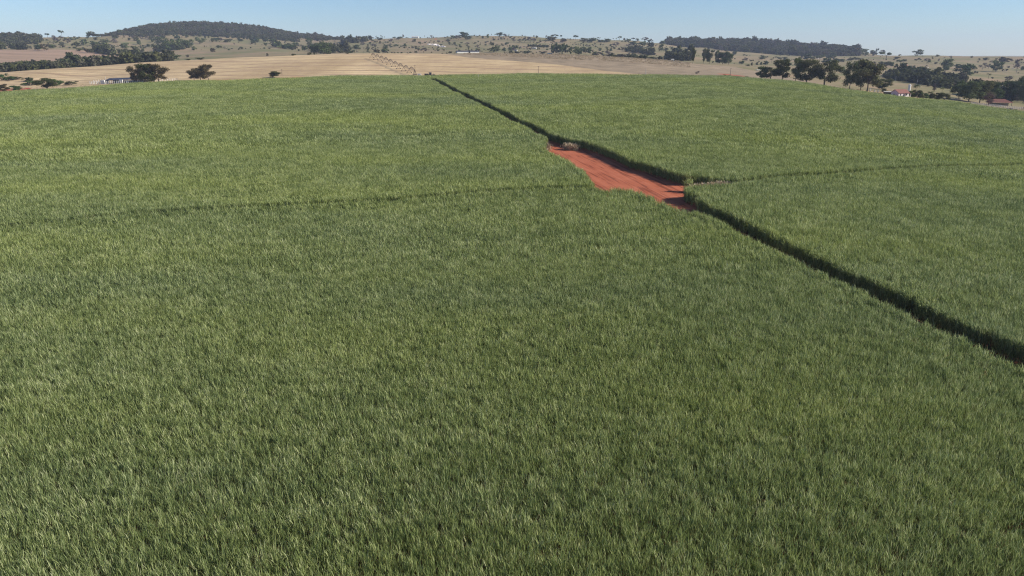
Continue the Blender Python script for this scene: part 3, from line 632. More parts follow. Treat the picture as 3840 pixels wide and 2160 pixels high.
wood('woodland', poly_pts([(3575,352), (3640,346), (3740,346), (3840,348), (3960,350), (3960,395), (3840,385), (3700,372), (3600,362)], 90, 690), 9, 15, 'dense shady trees behind the red roofed barn', n_grey=False)

TUFT = [blades(600 + k, 2.4, 46, .12, 2, low=.9, length=(.6, 1.3), top=.9, mat='straw', lean=(.1, .9)) for k in range(4)]
def stuff_tufts(name, P, lo, hi, label, cat, srcs=TUFT):
    P = np.array(P); n = len(P); s = rng.uniform(lo, hi, n)
    scatter(name, srcs, np.column_stack([P, Z(P[:, 0], P[:, 1]) - .05]), rng.integers(0, len(srcs), n), np.column_stack([np.zeros((n, 2)), rng.uniform(0, 6.28, n)]), np.column_stack([s, s, s]), label, cat)
def arc_pts(x0, x1, r0, r1, n):
    out = []
    for _ in range(n):
        x = rng.uniform(x0, x1); a = az_el(x, 210)[0]; q = rng.uniform(r0(x), r1(x)); out.append((math.sin(a) * q, math.cos(a) * q))
    return out
stuff_tufts('dry_grass', arc_pts(1740, 2590, li([1740, 2100, 2600], [900, 860, 850]), li([1740, 2600], [1010, 985]), 1500), .7, 1.35, 'pale dry grass tufts along the crest of the stubble field', 'dry grass')
stuff_tufts('dry_grass', arc_pts(-100, 1500, li([-100, 330, 640, 1500], [612, 612, 612, 612]), li([-100, 330, 420, 1500], [760, 720, 650, 640]), 1500), .3, .7, 'rough dry grass on the verge behind the left part of the cane', 'dry grass')
stuff_tufts('dry_grass', arc_pts(2500, 3950, li([2500, 3950], [612, 612]), li([2500, 3950], [680, 700]), 1500), .3, .7, 'rough dry grass on the verge behind the right part of the cane', 'dry grass')
SCR = cr('bush', 'tree_olive', 4) + cr('bush', 'tree_brown', 2) + cr('grey', 'tree_grey', 3) + cr('round', 'tree_green', 3)
pp = []
for x0, x1, n in ((180, 560, 520), (560, 1290, 320), (1290, 2480, 1900), (2480, 3250, 300), (3200, 3900, 260)):
    for _ in range(n):
        x = rng.uniform(x0, x1); a = az_el(x, 190)[0]; q = rng.uniform(1650, 2360) if x > 560 or x < 180 else rng.uniform(1750, 2300)
        if rng.random() < .3 and 1290 < x: q = rng.uniform(1250, 1650)
        if math.sin(x / 33 + 3 * math.sin(q / 140)) + math.cos(q / 61 + x / 90) < rng.uniform(-.6, 1.2): continue
        pp.append((math.sin(a) * q, math.cos(a) * q))
pp = np.array(pp); h = rng.uniform(1.2, 3.6, len(pp)) ** 1.15; w = h * rng.uniform(.9, 1.8, len(pp))
scatter('scrub', SCR, np.column_stack([pp, Z(pp[:, 0], pp[:, 1]) - .1]), rng.integers(0, len(SCR), len(pp)), np.column_stack([np.zeros((len(pp), 2)), rng.uniform(0, 6.28, len(pp))]), np.column_stack([w, w, h]),
        'scattered low scrub dotting the dry pastures of the far hills', 'scrub')

# ------------------------------------------------------------------ single trees: crop number, zoomed x, base y, width, height, kind
OFF = {1: (0, 60), 2: (640, 60), 3: (1280, 60), 4: (1920, 60), 5: (2560, 60), 6: (3200, 100)}
def conv(c, zx, zy): return OFF[c][0] + zx / 4.025, OFF[c][1] + zy / 4.025
FAR = {1: '''475 322 40 45 G;720 325 50 58 U;938 318 65 98 U;1340 318 55 65 T;1400 316 80 78 T;1460 318 100 50 T;825 335 70 40 G;595 336 32 48 T;1822 322 60 108 U;2270 132 60 52 U;
865 398 100 72 G;920 350 60 50 G;935 460 60 68 T;985 360 38 32 T;1035 422 78 78 G;1085 365 48 38 T;1142 362 24 32 T;785 487 80 52 T;580 517 80 78 T;670 525 88 98 N;1155 470 100 75 T;1290 437 92 82 T;
1320 340 36 26 T;1393 450 62 66 T;1447 362 48 36 T;1465 512 100 118 T;1560 522 130 112 T;1560 417 92 58 T;1628 397 42 37 T;1685 395 38 28 G;1755 442 110 98 G;1885 493 100 82 T;1942 370 48 37 T;2010 342 62 46 G;
2110 436 72 68 T;2150 370 52 60 G;2225 365 52 55 G;2310 400 42 52 T;2365 340 32 30 T;2245 470 37 46 T;2308 465 32 46 T;2430 432 160 112 T;2160 532 32 42 T;2530 530 110 152 T;1205 532 102 46 B;1320 556 92 62 N;
1390 557 72 56 T;1735 590 46 50 T;1780 612 52 40 B;1690 612 32 26 B''',
2: '''355 518 60 56 T;640 550 60 62 N;718 490 28 46 T;965 447 22 42 G;1030 413 20 26 G;255 627 36 42 N;270 668 80 20 B;450 660 112 30 B;50 672 160 96 T;1463 605 32 42 N;1858 598 62 26 B;2098 592 52 40 N;2172 586 27 30 T;
440 420 150 92 T;105 356 72 56 T;80 510 150 152 T;200 482 150 132 T;290 470 100 110 T;640 402 46 66 T;690 376 92 46 T;760 392 62 62 G;840 400 62 46 T;882 396 52 52 T;1060 382 72 36 T;1230 416 92 56 T;1310 402 62 72 T;
1435 446 46 40 T;1435 392 72 52 T;1540 420 82 72 T;1640 480 150 86 T;1750 496 72 62 T;1820 506 82 62 T;1885 462 82 62 T;1960 472 92 40 G;2020 526 82 72 T;1935 532 27 32 N;2090 450 92 110 T;2200 576 150 132 T;
2310 576 180 152 T;2250 472 130 72 T;2390 472 82 62 T;2500 450 62 46 G;1920 402 42 37 G;1685 236 40 42 G''',
3: '''20 392 62 52 T;40 532 110 82 T;90 572 57 24 B;138 516 30 36 T;138 346 46 42 T;230 506 82 66 T;320 462 62 72 G;300 362 100 52 T;430 326 52 52 T;400 476 28 46 N;465 352 62 32 G;492 456 62 40 G;550 332 36 27 T;
590 366 57 37 T;650 456 26 30 T;672 502 50 46 T;665 560 92 66 T;535 562 82 56 N;602 316 16 52 U;523 322 14 46 U;625 316 12 32 U;650 316 12 32 U;745 402 72 56 G;740 440 36 24 G;800 332 46 20 T;880 346 82 32 T;965 462 46 46 T;
1100 392 46 42 T;1185 422 40 34 T;1243 552 100 68 G;1355 556 27 16 B;935 326 30 50 G;1365 342 52 46 G;1475 406 42 36 G;1600 382 72 27 T;1683 337 52 42 T;1765 367 84 72 G;1850 322 112 76 T;1920 352 102 52 T;2140 337 40 32 T;
2218 337 46 56 T;2390 296 92 50 T;2305 372 40 32 T;2280 452 52 52 T;2295 552 82 82 T;2345 552 90 96 T;2480 322 72 52 G;2497 437 56 40 T;2455 542 52 62 T;2550 532 62 66 T;1710 432 32 32 N;1905 432 62 32 G;2050 492 52 56 G;
2045 522 32 32 T;2200 402 42 26 G;1260 332 14 37 U;2010 296 14 16 T;2268 302 12 27 U;2320 302 14 27 U;2530 282 12 30 U''',
4: '''50 502 82 56 T;30 542 72 62 G;240 566 140 36 B;100 566 100 32 B;460 572 100 36 B;30 402 52 66 G;110 406 62 62 G;190 402 72 72 G;280 402 92 82 G;350 392 62 52 G;375 337 32 40 T;335 307 30 20 T;515 332 26 42 G;600 372 112 62 N;
655 322 102 56 U;740 327 42 52 U;780 396 82 52 N;960 362 62 66 U;1080 387 92 52 T;1200 397 122 62 T;1315 352 42 37 U;1430 392 102 46 T;1330 397 82 36 T;1528 342 16 26 U;1575 342 16 32 U;1620 367 62 57 U;1700 367 42 30 N;
1755 387 72 42 T;1825 367 42 40 U;1890 372 42 36 T;2000 377 102 66 G;2075 397 42 42 T;2070 342 42 37 U;2105 387 42 56 G;1560 472 92 72 G;1830 442 122 56 T;1970 457 92 72 T;2085 477 92 76 T;1755 462 62 42 G;2250 532 62 102 T;
2260 427 82 52 T;2325 417 30 46 U;2325 522 56 42 N;1325 532 42 50 T;1440 527 32 32 T;1487 532 42 42 T;1460 592 112 62 G;1660 532 92 56 G;1060 542 62 72 T;1110 562 72 82 T;1180 582 82 106 T;1300 606 122 56 G''',
5: '''770 592 76 52 T;940 692 72 62 G;890 727 62 52 T;1195 657 82 56 T;980 757 62 24 B;1047 752 36 46 N;1120 742 32 42 N;1180 737 32 42 T;1250 737 72 52 T;1335 707 32 66 P;1470 652 52 27 N;1550 652 62 32 T;1570 692 112 42 T;
1870 662 112 86 T;1780 652 62 40 G;1960 652 62 42 T;2060 642 102 50 T;2230 642 122 50 T;2300 702 92 60 T;2390 692 82 42 T;2180 722 122 80 T;2540 672 82 40 T;2350 832 82 80 T;2400 882 92 112 T''',
6: '''15 432 52 88 T;110 437 92 94 T;185 437 82 97 T;300 432 82 72 T;350 432 36 97 U;430 432 72 77 G;490 502 160 112 U;645 489 82 32 B;963 440 126 90 R;1270 454 42 30 R;710 582 112 82 U;985 502 32 30 N;1100 532 72 52 G;
1138 562 46 57 P;1240 567 32 30 N;1280 532 30 46 G;1995 507 66 37 T;2285 547 132 82 N;2155 502 26 26 N;2535 512 32 27 N;1725 587 26 32 T;1440 652 190 155 T;1540 682 62 52 T;1390 670 72 72 T;1680 757 180 182 T;1620 642 142 72 T;
1755 642 42 46 N;1820 647 57 52 T;1945 652 102 102 G;2035 637 57 72 G;2150 682 172 162 T;2460 692 122 192 G;2560 662 62 62 T;2035 787 72 82 P;2310 827 72 70 G;2370 812 72 62 G;1240 672 62 37 B;1310 682 122 42 B;
300 592 72 62 G;400 602 62 72 T;500 592 132 62 T;570 602 82 60 T;370 672 92 72 T;30 502 102 32 B;930 765 200 150 R;1110 712 80 70 R'''}
KIND['R'] = ('round', 'tree_green', 'bark'); NAMES['R'] = 'tree'
for c, s in FAR.items():
    for row in s.replace('\n', '').split(';'):
        a = row.split(); x, y = conv(c, float(a[0]), float(a[1])); put_tree(x, y, float(a[2]) / 4.025, float(a[3]) / 4.025, a[4], 'far' if float(a[3]) < 90 else 'mid')
for k in range(9):     # windbreak of slim trees and the stems beside it
    x, y = conv(4, 605 + 27 * k, 578 + rng.uniform(-3, 3)); put_tree(x, y, 13, 36 + rng.uniform(-4, 4), 'E', 'mid', rmin=1020)
for a in ((880, 586, 62, 122, 'E'), (955, 590, 112, 120, 'T'), (1010, 590, 80, 90, 'T'), (1240, 602, 80, 64, 'T')):
    x, y = conv(4, a[0], a[1]); put_tree(x, y, a[2] / 4, a[3] / 4, a[4], 'mid', rmin=1000)
for k in range(10):    # low plantation row
    x, y = conv(4, 255 + 32 * k, 468 + k * 1.5); put_tree(x, y, 9, 10 + rng.uniform(-1, 2), 'T', 'far')
NEARL = [
 (5,150,727,44,218,'D','tall thin eucalyptus with a bare stem beside the dark grove'),(5,310,717,64,212,'D','second tall thin eucalyptus right of the dark grove'),
 (5,400,722,120,205,'D','pale leafy eucalyptus standing between thin stems and the dark round trees'),(5,520,722,74,192,'E','upright dark eucalyptus just left of the two dense round trees'),
 (5,600,727,150,170,'T','dense dark tree at the left of the pair by the red track'),(5,690,732,105,182,'T','dense dark tree at the right end of the grove by the red track'),
 (5,1190,948,150,175,'T','dark dense tree leaning at the left end of the row behind the cane'),(5,1320,957,250,180,'O','low spreading tree with open limbs, second in the row behind the cane'),
 (5,1500,977,250,300,'O','tall loose tree standing behind the low spreading one'),(5,1700,997,140,345,'T','narrow tall tree after the first gap in the row behind the cane'),
 (5,1865,1012,300,335,'O','broad tree with a leaning lower limb in the middle of the row'),(5,2135,1047,370,350,'O','widest tree of the row, bare trunk below a broad crown'),
 (5,2515,1107,190,395,'T','tall dark tree with a pale trunk base right of the widest tree'),(6,105,962,190,380,'T','slim eucalyptus at the left of the tall pair near the white house'),
 (6,205,978,330,450,'D','tallest eucalyptus beside the white house, its crown ragged'),(6,460,955,185,160,'O','small flat topped tree between the tall eucalyptus and the white house'),
 (6,462,1005,95,70,'B','dark rounded bush under the small flat topped tree'),
 (6,1590,1085,190,250,'T','dark tree at the left end of the grove before the barn'),(6,1740,1135,290,300,'T','broad dark tree second from the left in the grove'),
 (6,1905,1150,260,320,'O','high dusty green tree in the middle of the grove by the barn'),(6,2120,1110,250,270,'T','dark tree rising directly behind the red barn roof'),
 (6,2300,1120,250,290,'T','leafy tree above the right slope of the barn roof'),(6,2440,1090,220,260,'O','loose tree right of the barn, over the grey fence'),(6,2560,1150,220,370,'T','tall dark tree at the right edge of the picture'),
 (6,2025,1243,150,250,'G','bare twisted tree standing alone before the grey corral'),
 (6,935,1010,95,140,'P','palm with a clear trunk beside the white water tank'),(6,1215,1015,60,150,'G','thin bare forked tree between the two palms'),(6,1335,1000,75,90,'P','palm at the right end of the garden hedge'),
 (6,1150,1085,170,110,'P','low wide palm rising out of the garden hedge'),
 (6,870,1075,120,100,'K','leafy bush just right of the white water tank'),(6,960,1085,140,120,'B','dark bush under the palm by the water tank'),(6,1050,1095,120,100,'K','bright leafy bush left of the low wide palm'),
 (6,1170,1102,120,90,'B','dark bush below the low wide palm'),(6,1270,1108,130,100,'B','rounded bush between the low palm and the hedge end'),(6,1370,1112,130,110,'B','last bush at the right end of the garden hedge'),
 (5,215,890,80,60,'G','grey twiggy bush alone on the cane edge in the stubble'),(5,640,910,55,24,'K','small green bush at the foot of the wooden pole'),(5,700,915,48,18,'B','tiny dark bush right beside the wooden pole base'),
 (5,985,938,100,24,'B','flat dark bush beside the pale boulders behind the cane'),
 (2,355,975,150,178,'N','left half of the dark twin trees on the cane edge'),(2,455,978,190,200,'N','middle dark tree with the twin trees on the cane edge'),(2,570,976,210,232,'N','tallest of the dark trees right of the white posts'),
 (2,1540,932,195,92,'B','lone dense bush standing on the cane edge'),
 (1,2070,1015,200,240,'N','brownish spreading tree at the left of the big clump over the shed'),(1,2230,1012,220,275,'O','tall middle tree of the big clump over the shed'),(1,2400,1000,250,262,'N','broad dark tree at the right of the clump over the shed'),
 (1,105,912,45,44,'T','small round tree standing above the red bare earth patch'),(1,30,975,140,90,'K','bushy shrub above the left end of the red bare patch'),(1,160,972,130,58,'K','low leafy shrub above the red bare patch'),
 (1,262,962,110,46,'B','flat dark shrub beyond the red bare patch'),(1,390,992,130,58,'B','spreading shrub right of the red bare patch'),(1,465,992,62,66,'T','small upright shrub right of the red bare patch'),
 (1,715,1107,250,160,'B','big dark thicket on the cane edge near the left corner'),(1,810,1052,150,96,'K','bright green bush behind the big dark thicket'),(1,905,1052,110,74,'K','pale bush right of the big dark thicket'),
 (1,1085,1042,170,56,'B','low spreading bush between the thicket and the white posts'),(1,60,1147,150,115,'N','brownish bush on the cane edge at the left border'),(1,205,1132,140,76,'K','green bush next to the brownish one at the left border'),
 (1,285,1102,90,44,'K','small bright bush below the red bare patch'),(1,480,1045,220,66,'K','wide olive bush in the rough ground left of the thicket'),
 (1,60,842,180,120,'K','pale leafy tree at the left end of the long dark belt'),(1,325,822,130,80,'T','round dark tree at the front of the long belt')]
for c, zx, zy, w, h, k, lab in NEARL:
    x, y = conv(c, zx, zy); rm = 607 if zy > 850 else 700
    if c == 1 and zy < 850: rm = 935
    put_tree(x, y, w / 4.025, h / 4.025, k, 'near' if h > 90 else 'mid', rmin=rm, label=lab)

# labels for the far trees: what each looks like and where it stands, told apart by its order in its own little set
ORD = 'first second third fourth fifth sixth seventh eighth ninth tenth eleventh twelfth thirteenth fourteenth fifteenth sixteenth seventeenth eighteenth nineteenth twentieth'.split()
ORD += ['twenty-' + o for o in ORD[:9]] + ['thirtieth']
def zone(x, y):
    if x < 400: return 'pasture left of the long wooded hill'
    if x < 700: return 'pasture under the hill\'s left half'
    if x < 1000: return 'pasture under the hill\'s right half'
    if x < 1290: return 'slope below the gap in the forest'
    if x < 1560: return 'slope near the white skyline building'
    if x < 1740: return 'slope around the pale rocks'
    if x < 1960: return 'slope above the long shed'
    if x < 2150: return 'slope by the low plantation'
    if x < 2320: return 'slope right of the windbreak'
    if x < 2520: return 'slope left of the ridge forest'
    if x < 2960: return 'pasture under the ridge forest'
    if x < 3210: return 'pasture behind the roadside tree row'
    if x < 3480: return 'hillside above the white house'
    return 'hillside above the red barn'
def look(typ, h):
    s = 'small' if h < 9 else ('mid-sized' if h < 17 else 'large')
    return s + ' ' + {'T': 'dark round trees', 'O': 'olive trees', 'N': 'brownish trees', 'G': 'bare grey trees', 'U': 'slender flat-topped trees', 'B': 'low bushes', 'E': 'slim upright trees', 'P': 'palms', 'D': 'tall trees', 'R': 'dense domed trees', 'K': 'green bushes'}[typ]
buckets = {}
for rec in PLACED:
    if rec[5] is None: buckets.setdefault((zone(rec[2], rec[3]), look(rec[1], rec[4])), []).append(rec)
for (z_, l_), rs_ in buckets.items():
    rs_.sort(key=lambda r_: r_[2])
    for k, rec in enumerate(rs_):
        if len(rs_) == 1: lab = l_.rstrip('s').replace('bushe', 'bush') + ' on the ' + z_; lab = 'only ' + lab
        else: lab = '%s from left of %s, %s' % (ORD[k], l_, z_)
        rec[0]['label'] = lab; rec[0]['group'] = 'trees and bushes scattered over the far hills'
for rec in PLACED:
    if rec[5] and 'group' not in rec[0]: rec[0]['group'] = 'trees and bushes behind the cane field'

# ------------------------------------------------------------------ irrigation pivot
pa = cast(1556, 281, 0, rmin=606); pb = cast(1394, 219, 0, rmin=700)
dirp = Vector((pb.x - pa.x, pb.y - pa.y, 0)); Lp = dirp.length; dirp.normalize(); side = Vector((-dirp.y, dirp.x, 0))
pv = empty('irrigation_pivot', pa); tag(pv, 'long arched centre pivot sprinkler standing across the straw coloured field', 'irrigation machine')
NS = 9; sp = Lp / NS
def gp(t_, h=0.0, s_=0.0): q = pa + dirp * t_ + side * s_; return Vector((q.x - pa.x, q.y - pa.y, float(Z(q.x, q.y)) - pa.z + h))
m = MB()
for sx, sy in ((1, 1), (1, -1), (-1, 1), (-1, -1)): m.tube([(sx * 1.6, sy * 1.6, 0), (sx * .25, sy * .25, 4.6)], .11, 5)
m.box((0, 0, .25), (4, 4, .5)); m.tube([(0, 0, 0), (0, 0, 5.0)], .2, 8); m.build('pivot_tower', M['dark_pole'], pv)
for k in range(NS):
    m = MB(); top = []; n = 8
    for q in range(n + 1): u = q / n; top.append(gp((k + u) * sp, 4.1 + 2.6 * math.sin(math.pi * u)))
    m.tube(top, .17, 6)
    for s_ in (-1, 1):
        lo = [gp((k + q / n) * sp, 4.1 + (1.9 - 1.5) * math.sin(math.pi * q / n), s_ * 1.1 * math.sin(math.pi * q / n)) for q in range(n + 1)]; m.tube(lo, .07, 4)
        for q in range(1, n): m.tube([top[q], lo[q]], .06, 4)
        for q in range(1, n - 1): m.tube([top[q], lo[q + 1]], .05, 3)
    m.build('span', M['steel'], pv)
    m = MB(); t_ = (k + 1) * sp
    m.tube([gp(t_, .7, -2.2), gp(t_, 4.1)], .13, 5); m.tube([gp(t_, .7, 2.2), gp(t_, 4.1)], .13, 5); m.tube([gp(t_, .7, -2.4), gp(t_, .7, 2.4)], .14, 5); m.tube([gp(t_, 2.4, -1.1), gp(t_, 2.4, 1.1)], .07, 4)
    tw = m.build('drive_tower', M['steel'], pv)
    for s_ in (-2.2, 2.2):
        m = MB(); c = gp(t_, .7, s_); m.tube([c - dirp * .18, c + dirp * .12], .42, 16); m.tube([c - dirp * .26, c + dirp * .26], .3, 10); m.build('wheel', M['tyre'], tw)

# ------------------------------------------------------------------ tractor, cabinet and poles at the end of the track
tp = cast(1618, 288.5, 0, rmin=560, rmax=680)
tr = empty('tractor', tp, R(4), (1.3, 1.3, 1.3)); tag(tr, 'dark tractor with a boxy cab parked where the dirt track leaves the cane', 'tractor')
m = MB(); m.box((1.55, 0, 1.25), (2.1, .85, .75), 0, .9); m.box((2.7, 0, 1.05), (.25, .8, .8)); m.tube([(1.4, .3, 1.6), (1.4, .3, 2.5)], .05, 6); m.build('hood', M['dark'], tr, .06)
m = MB(); m.box((-.3, 0, .95), (3.2, .7, .5)); m.build('chassis', M['dark'], tr, .04)
m = MB()
for a in (-1, 1):
    for b in (-.95, .55): m.tube([(b - .5, a * .75, 1.3), (b - .5 + .05 * (b < 0), a * .7, 2.75)], .06, 6)
m.box((-.75, 0, 1.25), (1.8, 1.7, .35)); cb = m.build('cab', M['dark'], tr, .02)
m = MB(); m.box((-.75, 0, 2.05), (1.45, 1.42, 1.3), 0, .95); m.build('cab_window', M['glass'], cb)
m = MB(); m.box((-.8, 0, 2.85), (2.2, 1.95, .22), 0, .93); m.build('cab_roof', M['dark'], cb, .05)
for bx_, rad, wd, yy in ((-1.2, .88, .5, .95), (2.0, .58, .34, .78)):
    for s_ in (-1, 1):
        m = MB(); m.tube([(bx_, s_ * yy - wd / 2, rad), (bx_, s_ * yy + wd / 2, rad)], rad, 22)
        for k in range(18): a = k * math.pi / 9; m.box((bx_ + math.cos(a) * rad, s_ * yy, rad + math.sin(a) * rad), (.09, wd * .95, .09))
        wh = m.build('wheel', M['tyre'], tr); m = MB(); m.tube([(bx_, s_ * yy - wd / 2 - .02, rad), (bx_, s_ * yy + wd / 2 + .02, rad)], rad * .5, 14); m.build('rim', M['orange'], wh)
m = MB(); m.box((-3.6, 0, 1.5), (3.0, 1.9, 1.9), 0, 1.06); m.tube([(-2.1, 0, .7), (-1.2, 0, .8)], .08, 6)
tk = empty('farm_trailer', tp + Vector((-.2, .2, 0)), R(4), (1.12, 1.12, 1.12)); tag(tk, 'dark box trailer hitched close behind the tractor cab', 'trailer'); m.build('trailer_box', M['dark'], tk, .04)
for s_ in (-1, 1): m = MB(); m.tube([(-3.7, s_ * 1.0 - .15, .5), (-3.7, s_ * 1.0 + .15, .5)], .5, 16); m.build('wheel', M['tyre'], tk)
bp_ = cast(1573, 290.5, 0, rmin=585, rmax=680)
cbn = empty('pump_cabinet', bp_); tag(cbn, 'small white pump cabinet at the end of the track, left of the tractor', 'cabinet')
m = MB(); m.box((0, 0, 1.65), (2.8, 2.0, 2.9)); m.build('cabinet_body', M['white'], cbn, .03); m = MB(); m.box((0, 0, 3.17), (3.1, 2.3, .12)); m.build('roof', M['white'], cbn); m = MB(); m.box((0, 0, .1), (2.6, 2, .22)); m.build('plinth', M['pole'], cbn)
m = MB(); m.box((-.45, -1.02, 1.35), (.85, .04, 1.9)); m.build('door', M['pole'], cbn)
dr = cast(1594, 291, 0, rmin=585, rmax=680); d_ = empty('fuel_drum', dr); tag(d_, 'rusty red fuel drum on the bare red earth left of the tractor', 'drum')
m = MB(); m.tube([(0, 0, 0), (0, 0, 1.5)], .55, 16); m.tube([(0, 0, .5), (0, 0, .56)], .58, 16); m.tube([(0, 0, 1.0), (0, 0, 1.06)], .58, 16); m.build('drum_body', M['orange'], d_); m = MB(); m.tube([(0, 0, 1.5), (0, 0, 1.56)], .5, 16); m.build('lid', M['white'], d_)
def pole(px, py, hpx, rad, mat, arm, label, rmin=606, cat='pole', rmax=4200, name='utility_pole'):
    p = cast(px, py, 0, rmin=rmin, rmax=rmax); h = hpx * mpx(p); o = empty(name, p); tag(o, label, cat)
    m = MB(); m.tube([(0, 0, -.3), (0, 0, h * .5), (0, 0, h)], [rad, rad * .85, rad * .65], 8); m.build('post', M[mat], o)
    if arm:
        m = MB(); m.box((0, 0, h - .7), (2.2, .16, .16), .3); m.build('crossarm', M['dark_pole'], o)
        for k in (-1, 0, 1): m = MB(); m.tube([(k * .9 * math.cos(.3), k * .9 * math.sin(.3), h - .62), (k * .9 * math.cos(.3), k * .9 * math.sin(.3), h - .35)], [.08, .06], 6); m.build('insulator', M['pole'], o)
    else:
        m = MB(); m.tube([(0, 0, h), (0, 0, h + .18)], [rad * .8, rad * .5], 8); m.build('cap', M[mat], o)
    return o
pole(1557, 281, 36, .2, 'dark_pole', 1, 'brown wooden pole at the pivot point, left of the white cabinet')
pole(2019, 280, 31, .2, 'dark_pole', 1, 'wooden pole with a crossarm on the cane edge in mid field')
pole(2421, 281, 25, .26, 'pole', 0, 'pale concrete pole standing on the cane edge')
pole(1794.5, 302, 21, .2, 'pole', 0, 'pale post rising out of the cane right of the tractor', rmin=500, rmax=590)
pole(1058, 280, 20, .18, 'dark_pole', 1, 'wooden pole in the straw field right of the lone bush')
pole(2738, 287, 31, .2, 'dark_pole', 1, 'dark wooden pole beside the red track in the stubble')
pole(398, 308, 19, .2, 'pole', 0, 'tall pale post behind the white sheds')
pole(3357.5, 304, 17, .24, 'pole', 0, 'grey concrete pole in front of the valley woodland, nearest the tall eucalyptus', rmin=700)
pole(3438, 317, 18, .24, 'pole', 0, 'grey concrete pole rising behind the palm by the water tank', rmin=700)
pole(3533, 330, 18, .24, 'pole', 0, 'grey concrete pole rising behind the palm at the hedge end', rmin=700)

# ------------------------------------------------------------------ left farm shed and its posts
def frame_to(o, a, b): d = b - a; o.rotation_euler = (0, 0, math.atan2(d.y, d.x)); return d.length
sa = cast(383, 314.5, 0, rmin=606); sb = cast(560, 308, 0, rmin=612)
sa.y += 0; shed = empty('farm_shed', sa); Ls = frame_to(shed, sa, sb); tag(shed, 'long low open shed with a dark sheet roof and white end walls behind the cane', 'shed')
dz = sb.z - sa.z; k_ = dz / Ls
def sx_(x, z): return z + x * k_
m = MB(); xs = np.linspace(4.5, Ls, 12)
for a, b in zip(xs[:-1], xs[1:]):
    for (y0, z0, y1, z1) in ((-1.2, 2.7, 4.0, 4.3), (4.0, 4.3, 9.2, 2.7)):
        m.add([(a, y0, sx_(a, z0)), (b, y0, sx_(b, z0)), (b, y1, sx_(b, z1)), (a, y1, sx_(a, z1)), (a, y0, sx_(a, z0 + .12)), (b, y0, sx_(b, z0 + .12)), (b, y1, sx_(b, z1 + .12)), (a, y1, sx_(a, z1 + .12))],
              [(3, 2, 1, 0), (4, 5, 6, 7), (0, 1, 5, 4), (1, 2, 6, 5), (2, 3, 7, 6), (3, 0, 4, 7)])
m.build('roof', M['dark_roof'], shed)
for x in np.linspace(6, Ls - 1, 9): m = MB(); m.box((x, -.6, sx_(x, 1.35)), (.45, .45, 2.7)); m.build('post', M['white'], shed)
m = MB(); m.box((2.6, .4, sx_(2, 1.5)), (4.0, 5.5, 3.0)); m.build('end_wall', M['white'], shed, .03)
m = MB(); xw = Ls * .44; m.box((xw, -1.5, sx_(xw, 1.5)), (3.2, .8, 2.9)); m.build('wall_panel', M['white'], shed, .03)
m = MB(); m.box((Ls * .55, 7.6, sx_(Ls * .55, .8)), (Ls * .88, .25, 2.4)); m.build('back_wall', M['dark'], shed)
def fence(name, pts, hgt, post_w, n, mat, rails, label, rmin=606, boards=False):
    P = [cast(x, y, 0, rmin=rmin) for x, y in pts]; o = empty(name, P[0]); tag(o, label, 'fence'); cum = [0]
    for a, b in zip(P[:-1], P[1:]): cum.append(cum[-1] + (b - a).length)
    Q = []
    for k in range(n):
        t_ = cum[-1] * k / (n - 1); i_ = min(max(int(np.searchsorted(cum, t_)) - 1, 0), len(P) - 2); u = (t_ - cum[i_]) / (cum[i_ + 1] - cum[i_]); q = P[i_].lerp(P[i_ + 1], u); q.z = float(Z(q.x, q.y)); Q.append(q - P[0])
    for q in Q: m = MB(); m.box((q.x, q.y, q.z + hgt / 2), (post_w, post_w, hgt)); m.build('post', M[mat], o)
    for r_ in rails:
        m = MB()
        for a, b in zip(Q[:-1], Q[1:]):
            if boards:
                d = b - a; an = math.atan2(d.y, d.x); c = (a + b) / 2; m.box((c.x, c.y, c.z + r_), (d.length - post_w, .06, .2), an)
            else: m.tube([a + Vector((0, 0, r_)), b + Vector((0, 0, r_))], .04, 4)
        m.build('rail' if boards else 'wire', M[mat], o)
    return o
fence('post_fence', [(338, 315.5), (383, 315), (470, 312), (560, 309.5), (665, 303)], 2.3, .32, 44, 'white', [1.2, 1.9], 'line of white posts in front of the long dark roofed shed', boards=False)
fence('post_fence', [(352, 309), (400, 305), (470, 301)], 2.1, .26, 16, 'white', [1.2], 'second line of white posts behind the left end of the shed')
# ------------------------------------------------------------------ white house, lean-to, water tank
hp = cast(3372, 363, 0, rmin=606); ho = empty('farmhouse', hp, R(20)); tag(ho, 'small white farmhouse with a red tiled roof behind the cane', 'house')
def gable(o, w, d, hw, hr, wallm, roofm, over=.6, zb=0):
    m = MB(); m.prism([(-w / 2, zb), (w / 2, zb), (w / 2, hw), (0, hr), (-w / 2, hw)], -d / 2, d / 2); a = m.build('wall', M[wallm], o); a.rotation_euler = (0, 0, math.pi / 2)
    m = MB(); sl_ = (hr - hw) / (w / 2)
    for s_ in (-1, 1): e = w / 2 + over; m.prism([(0, hr + .03), (s_ * e, hr + .03 - sl_ * e), (s_ * e, hr + .2 - sl_ * e), (0, hr + .24)], -d / 2 - over, d / 2 + over)
    b = m.build('roof', M[roofm], o); b.rotation_euler = (0, 0, math.pi / 2); return a, b
gable(ho, 7.5, 10.5, 3.3, 5.6, 'white', 'red_tile')
for x, z, w, h, n in ((-3.2, 1.7, 1.2, 1.2, 'window'), (.2, 1.15, 1.0, 2.2, 'door'), (3.0, 1.7, 1.2, 1.2, 'window')): m = MB(); m.box((x, -3.77, z), (w, .06, h)); m.build(n, M['glass'], ho)
m = MB(); m.box((-5.27, .6, 1.7), (.06, 1.2, 1.2)); m.build('window', M['glass'], ho)
m = MB(); m.box((3.3, -4.9, 2.75), (3.6, 2.3, .14)); m.build('porch_roof', M['red_tile'], ho)
for x in (1.7, 4.9): m = MB(); m.box((x, -5.9, 1.34), (.2, .2, 2.68)); m.build('porch_post', M['white'], ho)
